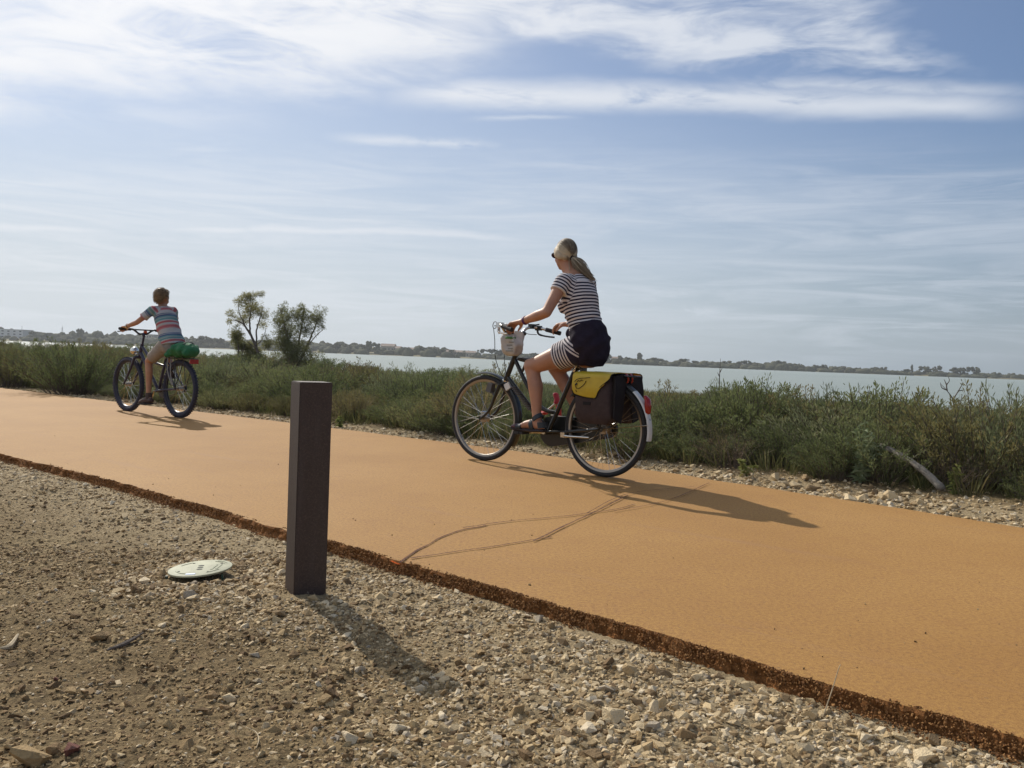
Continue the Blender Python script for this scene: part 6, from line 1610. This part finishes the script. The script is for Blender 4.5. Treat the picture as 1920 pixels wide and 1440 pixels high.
    S2 = S1[2:7]; R2 = [(a + off, d + off) for a, d in R1[2:7]]; S2 = [(0.240, 0, 1.000), (0.255, 0, 1.03)] + S2[1:]; R2 = [(0.150, 0.116), (0.142, 0.110)] + R2[1:]
    S2[-1] = (0.372, 0, 1.388); R2[-1] = (0.098, 0.066)
    c.add(*loft(S2, R2, 28, (0, 1, 0), 'flat'))
    for s in (1, -1): c.add(*ellipsoid((0.385, s * 0.068, 1.185), (0.060, 0.068, 0.066), 16))
    for a, e in ((shL, elL), (shR, elR)):
        c.add(*loft([a + (a - e) * 0.05, a, a.lerp(e, 0.16), a.lerp(e, 0.33)], [0.052, 0.060, 0.060, 0.060], 20, (0, 1, 0), 'round' if False else 'flat')); c.add(*ellipsoid(a + Vector((-0.004, 0, 0.002)), (0.060, 0.060, 0.058), 16)); c.add(*loft([a, (0.36, 0, 1.360)], [0.056, 0.060], 16, (1, 0, 0), 'flat'))
    me = voxel_union(c, 'shirt', 0.006, 5)
    displace(me, lambda q: 0.0035 * mnoise.noise(q * 17) + max(0, 1 - abs(q.z - 1.08) / 0.10) * 0.005 * math.sin(q.z * 150 + q.y * 25 + q.x * 12))
    val, wh = spine_param(coords(me).astype(float), [([p for p in S1[1:]], 0.0, 0.11), ([shL + (shL - elL) * 0.1, elL], 0.0, 0.058), ([shR + (shR - elR) * 0.1, elR], 0.0, 0.058)])
    float_attr(me, 'along', val)
    NAVY = (0.020, 0.016, 0.036); link('shirt', me, stripe_material('navy_white_stripe', 0.0235, 0.52, (0.62, 0.58, 0.58), NAVY), t)
    # shorts
    c = MB()
    for h, k in ((hipL, knL), (hipR, knR)): c.add(*loft([h + (h - k) * 0.08, h + (h - k) * 0.03, h.lerp(k, 0.04), h.lerp(k, 0.13), h.lerp(k, 0.30), h.lerp(k, 0.50)], [(0.050, 0.050), (0.074, 0.076), (0.092, 0.096), (0.104, 0.110), (0.098, 0.104), (0.092, 0.096)], 24, (0, 1, 0), 'flat'))
    for s in (1, -1): c.add(*ellipsoid((0.212, s * 0.060, 0.880), (0.082, 0.078, 0.088), 18))
    c.add(*loft([(0.225, 0, 0.83), (0.235, 0, 0.94), (0.260, 0, 1.03)], [(0.150, 0.112), (0.156, 0.118), (0.138, 0.106)], 24, (0, 1, 0), 'flat'))
    me = voxel_union(c, 'shorts', 0.006, 5)
    displace(me, lambda q: (0.003 * mnoise.noise(q * 20)))
    val, wh = spine_param(coords(me).astype(float), [([hipL + Vector((-0.02, 0, 0.16)), hipL + Vector((0.03, 0, 0.06)), hipL.lerp(knL, 0.2), knL], 0.0, 0.1), ([hipR + Vector((-0.02, 0, 0.16)), hipR + Vector((0.03, 0, 0.06)), hipR.lerp(knR, 0.2), knR], 0.0, 0.1)])
    float_attr(me, 'along', val); link('shorts', me, stripe_material('navy_white_shorts', 0.0225, 0.52, (0.60, 0.56, 0.56), NAVY, 'along', 0.3), t)
    # navy cardigan tied round the hips, hanging over the seat
    c = MB(); c.add(*loft([(0.212, 0, 0.765), (0.210, 0, 0.81), (0.212, 0, 0.89), (0.228, 0, 0.96), (0.243, 0, 1.015), (0.255, 0, 1.035)], [(0.108, 0.090), (0.146, 0.112), (0.180, 0.126), (0.177, 0.125), (0.158, 0.119), (0.147, 0.113)], 28, (0, 1, 0), 'flat'))
    c.add(*loft([(0.185, -0.05, 0.995), (0.155, -0.09, 0.985), (0.135, -0.115, 0.962), (0.130, -0.12, 0.950)], [(0.055, 0.016), (0.05, 0.014), (0.040, 0.012), (0.02, 0.008)], 12, (0, 1, 0), 'flat'))
    c.add(*loft([(0.33, 0.10, 0.99), (0.355, 0.05, 0.99), (0.365, 0.0, 0.98)], [(0.035, 0.02), (0.035, 0.025), (0.03, 0.03)], 12, (0, 0, 1), 'round'))
    me = voxel_union(c, 'cardigan', 0.006, 5)
    displace(me, lambda q: (0.005 * mnoise.noise(q * 13) + 0.003 * math.sin(q.z * 55 + q.x * 60 + q.y * 20)))
    link('cardigan', me, material('navy_knit', (0.022, 0.017, 0.030), 0.9, vary=0.2, vscale=30, bump=0.4, bscale=120, spec=0.15), t)
    # hair drawn back into a low ponytail
    hm = hair_material('grey_blonde_hair', (0.12, 0.085, 0.050), (0.72, 0.62, 0.45)); L = MB(); rnd = random.Random(12)
    tie = P(-0.098, 0, -0.030)
    hr = MB(); hr.add(*ellipsoid(P(-0.024, 0, 0.030), (0.094 * 0.9, 0.080 * 0.9, 0.099 * 0.9), 22, Rm)); hr.add(*loft([P(-0.06, 0, -0.02), P(-0.085, 0, -0.03), tie], [(0.055, 0.040), (0.030, 0.025), (0.012, 0.012)], 14, Rm @ Vector((0, 1, 0)), 'round'))
    for q in (-1, 1): hr.add(*loft([P(0.045, q * 0.060, 0.045), P(0.0, q * 0.078, 0.010), P(-0.045, q * 0.072, -0.018), P(-0.085, q * 0.030, -0.030)], [(0.012, 0.030), (0.012, 0.034), (0.014, 0.028), (0.014, 0.016)], 12, Rm @ Vector((0, 1, 0)), 'round'))
    cap = voxel_union(hr, 'hair', 0.006, 4)
    H = coords(cap).astype(float); loc = (H - np.array(hc)) @ np.array(Rm)
    side = sstep(np.abs(loc[:, 1]), 0.020, 0.05); front = sstep(loc[:, 0], -0.06, 0.03); vn = np.array([mnoise.noise(Vector((p[0] * 25, p[1] * 60, p[2] * 25))) for p in loc])
    float_attr(cap, 'tone', np.clip(0.18 + 0.45 * side + 0.45 * front + 0.30 * vn, 0, 1)); ho = link('hair', cap, hm, t)
    st = MB()
    for i in range(330):
        th = rnd.uniform(-1.9, 1.9); ph = rnd.uniform(0.05, 1.25)
        d0 = Vector((math.cos(th) * math.cos(ph), math.sin(th) * math.cos(ph), math.sin(ph))); pts = []
        for k in range(9):
            u = k / 8; d = d0.lerp(Vector((-0.93, 0, -0.45)), u ** 0.9).normalized(); r_ = Vector((d.x * 0.097, d.y * 0.083, d.z * 0.102)) + Vector((-0.024, 0, 0.030)); pts.append(P(*r_))
        pts[-1] = tie; base = 1.05 - 0.95 * float(sstep(np.array(ph), 0.40, 0.85))
        st.tube(pts, [0.0011, 0.0017, 0.0019, 0.0019, 0.0019, 0.0018, 0.0017, 0.0015, 0.001], 4, True, (0, 1, 0), min(1, max(0, base * 0.9 + rnd.gauss(0, 0.10))))
    so = st.build('strands', hm, ho, True, 0, 'tone', False)
    pt = MB(); T0 = tie; A1 = Vector((-0.055, -0.020, -0.030)); 
    for i in range(150):
        e = Vector((rnd.gauss(0, 1), rnd.gauss(0, 1), rnd.gauss(0, 1))) * 0.013; ln = rnd.uniform(0.7, 1.05); fl = 0.5 + rnd.random()
        pts = spline([T0 + e * 0.25, T0 + (Vector((-0.040, -0.016, -0.030))) + e * 1.1, T0 + Vector((-0.080, -0.038, -0.078)) * ln + e * 1.45, T0 + Vector((-0.118, -0.065, -0.125)) * ln + e * 1.0, T0 + Vector((-0.145, -0.085, -0.150)) * ln + e * 0.6 * fl], 3)
        pt.tube(pts, [0.0034 - 0.0022 * k / 12 for k in range(13)], 4, True, (0, 1, 0), min(1, max(0, 0.45 + rnd.gauss(0, 0.25))))
    for i in range(4):
        e = Vector((rnd.gauss(0, 1), rnd.gauss(0, 1), rnd.gauss(0, 1))) * 0.006
        pt.tube(spline([T0, T0 + Vector((-0.04, -0.03, -0.012)) + e, T0 + Vector((-0.085, -0.055, -0.05)) + e * 1.5, T0 + Vector((-0.115, -0.065, -0.105)) + e * 1.5], 4), 0.0009, 4, True, (0, 1, 0), 0.7)
    pt.build('ponytail', hm, t, True, 0, 'tone', False)
    MB().ring(T0 + Vector((-0.006, 0, -0.003)), (-0.9, -0.2, -0.45), 0.013, [(0.005, 0.005), (0.005, -0.005), (-0.003, -0.005), (-0.003, 0.005)], 16).build('hair_tie', M_BLACKCLOTH, t)
    # sunglasses
    g = MB()
    for q in (1, -1): g.add(*ellipsoid(P(0.098, q * 0.035, 0.010), (0.004, 0.030, 0.022), 16, Rm)); g.tube([P(0.094, q * 0.062, 0.016), P(0.060, q * 0.078, 0.016), P(0.0, q * 0.083, 0.008)], 0.003, 6)
    g.tube([P(0.104, -0.012, 0.014), P(0.106, 0, 0.016), P(0.104, 0.012, 0.014)], 0.0025, 6); g.build('sunglasses', material('dark_lens', (0.03, 0.018, 0.028), 0.1), t)
    wd = (wrL - elL).normalized(); MB().ring(elL.lerp(wrL, 0.86), tuple(wd), 0.0275, [(0.004, 0.008), (0.004, -0.008), (-0.002, -0.008), (-0.002, 0.008)], 24).build('wristband', material('purple_band', (0.08, 0.012, 0.09), 0.6), t)
    # sandals: sole, straps across instep and heel
    for a, to, strap in ((anL, toeL, material('blue_grey_strap', (0.022, 0.032, 0.042), 0.7)), (anR, toeR, material('dark_strap', (0.05, 0.02, 0.03), 0.7))):
        heel = a + Vector((-0.040, 0, -0.050)); d = (to - heel).normalized(); up = Vector((0, 0, 1))
        s0 = MB(); s0.add(*loft([heel - d * 0.02 - up * 0.034, heel + d * 0.06 - up * 0.032, heel + d * 0.15 - up * 0.024, to + d * 0.010 - up * 0.012, to + d * 0.018], [(0.034, 0.012), (0.036, 0.013), (0.046, 0.013), (0.040, 0.011), (0.030, 0.010)], 16, (0, 1, 0), 'round'))
        sh = s0.build('sandal', material('sandal_sole', (0.030, 0.024, 0.030), 0.8), t)
        k = MB(); k.add(*loft([heel + d * 0.155 + up * -0.002, heel + d * 0.20], [(0.052, 0.030), (0.050, 0.024)], 18, (0, 1, 0), 'flat')); k.add(*loft([heel + d * 0.055 + up * 0.010, heel + d * 0.085 + up * 0.006], [(0.040, 0.047), (0.042, 0.044)], 18, (0, 1, 0), 'flat'))
        k.add(*loft([heel - d * 0.012 - up * 0.015, heel - d * 0.006 + up * 0.028], [(0.038, 0.036), (0.040, 0.038)], 18, (0, 1, 0), 'flat')); k.add(*loft([a + Vector((-0.012, 0, -0.006)), a + Vector((0.006, 0, 0.018))], [(0.041, 0.044), (0.040, 0.043)], 18, (0, 1, 0), 'flat')); k.build('strap', strap, sh)
        if a is anL: MB().add(*loft([heel + d * 0.215 + up * 0.004, to + d * 0.012 + up * 0.004], [(0.046, 0.020), (0.034, 0.014)], 14, (0, 1, 0), 'round')).build('toe_cap', material('mauve_toe', (0.10, 0.05, 0.065), 0.7), sh)
build_woman()

def build_boy():
    t = empty('person', BO, B_RZ); tag(t, 'boy in a multicoloured striped shirt riding the dark blue bicycle', 'person')
    S1 = [(0.215, 0, 0.775), (0.215, 0, 0.83), (0.250, 0, 0.93), (0.305, 0, 1.03), (0.362, 0, 1.13), (0.400, 0, 1.205), (0.414, 0, 1.240)]
    R1 = [(0.105, 0.085), (0.128, 0.100), (0.118, 0.088), (0.118, 0.086), (0.118, 0.080), (0.098, 0.058), (0.045, 0.042)]
    shL, shR = Vector((0.390, 0.130, 1.178)), Vector((0.398, -0.130, 1.185)); elL, wrL = Vector((0.520, 0.235, 1.035)), Vector((0.690, 0.262, 0.985)); elR, wrR = Vector((0.545, -0.225, 1.045)), Vector((0.690, -0.262, 0.985))
    hipL, knL, anL = Vector((0.215, 0.068, 0.795)), Vector((0.495, 0.098, 0.605)), Vector((0.462, 0.108, 0.225)); hipR, knR, anR = Vector((0.215, -0.068, 0.795)), Vector((0.520, -0.10, 0.760)), Vector((0.350, -0.112, 0.520))
    b = MB(); b.add(*loft(S1, R1, 20, (0, 1, 0), 'round')); hc = Vector((0.428, 0, 1.320))
    b.add(*loft([(0.405, 0, 1.19), (0.418, 0, 1.25), (0.424, 0, 1.29)], [0.044, 0.038, 0.040], 14, (0, 1, 0), 'round'))
    P, Rm = head_shapes(b, hc, R(-68), 0.93, R(4))
    for a, e, w in ((shL, elL, wrL), (shR, elR, wrR)):
        b.add(*loft([a, a.lerp(e, 0.5), e], [0.037, 0.032, 0.028], 12, (0, 1, 0), 'round')); b.add(*loft([e, e.lerp(w, 0.4), w], [0.028, 0.027, 0.020], 12, (0, 1, 0), 'round'))
    for w, s in ((wrL, 1), (wrR, -1)): hand(b, w, w + Vector((0.058, 0.004 * s, -0.006)), (0.12, s, 0), (1, 0, -0.35), (0, 0, -1), 0.80, -1)
    for h, k, a in ((hipL, knL, anL), (hipR, knR, anR)):
        b.add(*loft([h, h.lerp(k, 0.5), k], [0.062, 0.055, 0.043], 16, (0, 1, 0), 'round')); b.add(*loft([k, k.lerp(a, 0.3) + Vector((-0.010, 0, 0)), k.lerp(a, 0.65), a], [(0.041, 0.042), (0.040, 0.043), (0.031, 0.033), (0.027, 0.029)], 14, (0, 1, 0), 'round'))
        b.add(*loft([a + Vector((-0.03, 0, -0.045)), a + Vector((0.06, 0, -0.055)), a + Vector((0.135, 0, -0.072))], [(0.028, 0.026), (0.033, 0.028), (0.034, 0.016)], 12, (0, 1, 0), 'round'))
    link('body', voxel_union(b, 'body', 0.0062, 4), M_SKIN2, t)
    face_parts(P, Rm, 0.9, t, bpy.data.materials['eye_white'], bpy.data.materials['iris'])
    c = MB(); S2 = [(0.190, 0, 0.792), (0.200, 0, 0.83)] + S1[2:6]; R2 = [(0.150, 0.125), (0.146, 0.120)] + [(a + 0.014, d + 0.016) for a, d in R1[2:6]]; R2[-1] = (0.088, 0.062)
    c.add(*loft(S2, R2, 24, (0, 1, 0), 'flat'))
    for a, e in ((shL, elL), (shR, elR)): c.add(*loft([a + (a - e) * 0.06, a.lerp(e, 0.25), a.lerp(e, 0.60)], [0.046, 0.050, 0.053], 16, (0, 1, 0), 'flat')); c.add(*ellipsoid(a, (0.05, 0.05, 0.048), 14)); c.add(*loft([a, (0.40, 0, 1.188)], [0.046, 0.05], 14, (1, 0, 0), 'flat'))
    me = voxel_union(c, 'shirt', 0.0065, 5)
    displace(me, lambda q: (0.005 * mnoise.noise(q * 13) + 0.003 * math.sin(q.z * 70 + q.y * 30)))
    val, wh = spine_param(coords(me).astype(float), [([(0.19, 0, 0.775)] + S1[1:], 0.0, 0.10), ([shL, elL], 0.30, 0.05), ([shR, elR], 0.30, 0.05)]); float_attr(me, 'along', val)
    WH, RED, BLU, TEA, GRY, PIN = (0.50, 0.49, 0.48), (0.44, 0.075, 0.085), (0.030, 0.070, 0.20), (0.10, 0.27, 0.27), (0.33, 0.36, 0.36), (0.50, 0.20, 0.20)
    stops = [(0.0, WH), (0.10, RED), (0.18, PIN), (0.21, WH), (0.25, TEA), (0.36, GRY), (0.41, TEA), (0.47, BLU), (0.54, GRY), (0.58, BLU), (0.61, WH), (0.80, PIN), (0.86, RED), (0.95, PIN)]
    link('shirt', me, bands_material('rainbow_stripe', stops, 0.232), t)
    c = MB()
    for h, k, e in ((hipL, knL, 0.80), (hipR, knR, 0.80)): c.add(*loft([h + (h - k) * 0.1, h.lerp(k, 0.3), h.lerp(k, e)], [(0.085, 0.085), (0.076, 0.078), (0.066, 0.068)], 18, (0, 1, 0), 'flat'))
    c.add(*loft([(0.19, 0, 0.765), (0.215, 0, 0.85)], [(0.130, 0.10), (0.130, 0.10)], 18, (0, 1, 0), 'round'))
    me = voxel_union(c, 'shorts', 0.0065, 4)
    displace(me, lambda q: 0.005 * mnoise.noise(q * 18))
    link('shorts', me, material('beige_cotton', (0.33, 0.295, 0.255), 0.9, vary=0.15, vscale=25, bump=0.4, bscale=60, trans=0.1), t)
    ms = material('dark_brown_shoe', (0.055, 0.032, 0.028), 0.7, vary=0.3, vscale=30)
    for a in (anL, anR):
        s = MB(); s.add(*loft([a + Vector((-0.045, 0, -0.060)), a + Vector((0.0, 0, -0.055)), a + Vector((0.07, 0, -0.066)), a + Vector((0.145, 0, -0.085)), a + Vector((0.168, 0, -0.09))], [(0.032, 0.032), (0.038, 0.042), (0.043, 0.036), (0.040, 0.022), (0.026, 0.015)], 14, (0, 1, 0), 'round')); s.add(*loft([a + Vector((-0.006, 0, -0.05)), a + Vector((-0.002, 0, 0.025))], [0.038, 0.036], 12, (0, 1, 0), 'flat')); so = s.build('shoe', ms, t)
        q = MB(); q.add(*loft([a + Vector((-0.055, 0, -0.094)), a + Vector((0.07, 0, -0.102)), a + Vector((0.175, 0, -0.106))], [(0.036, 0.010), (0.046, 0.010), (0.030, 0.009)], 14, (0, 1, 0), 'round')); q.build('sole', M_RUBBER, so)
    hm = hair_material('sandy_hair', (0.13, 0.075, 0.035), (0.44, 0.30, 0.15)); rnd = random.Random(31)
    hr = MB(); hr.add(*ellipsoid(P(-0.020, 0, 0.034), (0.088 * 0.98, 0.072, 0.086), 20, Rm)); hr.add(*ellipsoid(P(-0.055, 0, -0.005), (0.046, 0.060, 0.060), 16, Rm)); hr.add(*ellipsoid(P(0.030, 0, 0.085), (0.050, 0.055, 0.030), 14, Rm))
    cap = voxel_union(hr, 'hair', 0.006, 3); float_attr(cap, 'tone', [0.35 + 0.5 * mnoise.noise(v.co * 50) for v in cap.vertices]); ho = link('hair', cap, hm, t)
    st = MB(); vs = [v for v in cap.vertices]
    for i in range(1500):
        v = rnd.choice(vs); n = Vector(v.normal); d = (n * 0.55 + Vector((0, 0, -0.5)) + Rm @ Vector((0.3, 0, 0.25)) + Vector((rnd.gauss(0, .13), rnd.gauss(0, .13), rnd.gauss(0, .13)))).normalized()
        if n.z > 0.6: d = (n * 0.6 + Rm @ Vector((0.7, 0.15, 0.2)) + Vector((rnd.gauss(0, .3), rnd.gauss(0, .3), 0))).normalized()
        p = Vector(v.co); st.tube([p - n * 0.004, p + d * 0.008 + n * 0.001, p + d * 0.016 + Vector((0, 0, -0.003))], [0.0013, 0.0011, 0.0004], 4, True, (0, 1, 0), min(1, max(0, 0.5 + rnd.gauss(0, 0.3))))
    st.build('strands', hm, ho, True, 0, 'tone', False)
    wd = (wrL - elL).normalized(); MB().ring(elL.lerp(wrL, 0.92), tuple(wd), 0.024, [(0.004, 0.008), (0.004, -0.008), (-0.002, -0.008), (-0.002, 0.008)], 20).build('wristband', M_STEEL, t)
build_boy()
# ------------------------------------------------------------------ the air over the lagoon
def build_haze():
    m = bpy.data.materials.new('haze'); m.use_nodes = True; t = NT(m.node_tree)
    v = t.n('ShaderNodeVolumePrincipled'); v.inputs['Color'].default_value = (0.90, 0.94, 1.0, 1.0)
    v.inputs['Density'].default_value = HAZE; v.inputs['Anisotropy'].default_value = 0.25
    o = t.n('ShaderNodeOutputMaterial'); t.put(o, 'Volume', v)
    b = MB().box((0, 288, 14), (1300, 716, 36))
    o = b.build('haze', m, None, smooth=False); o['kind'] = 'stuff'
    return o
HAZE = 0.00028
build_haze()
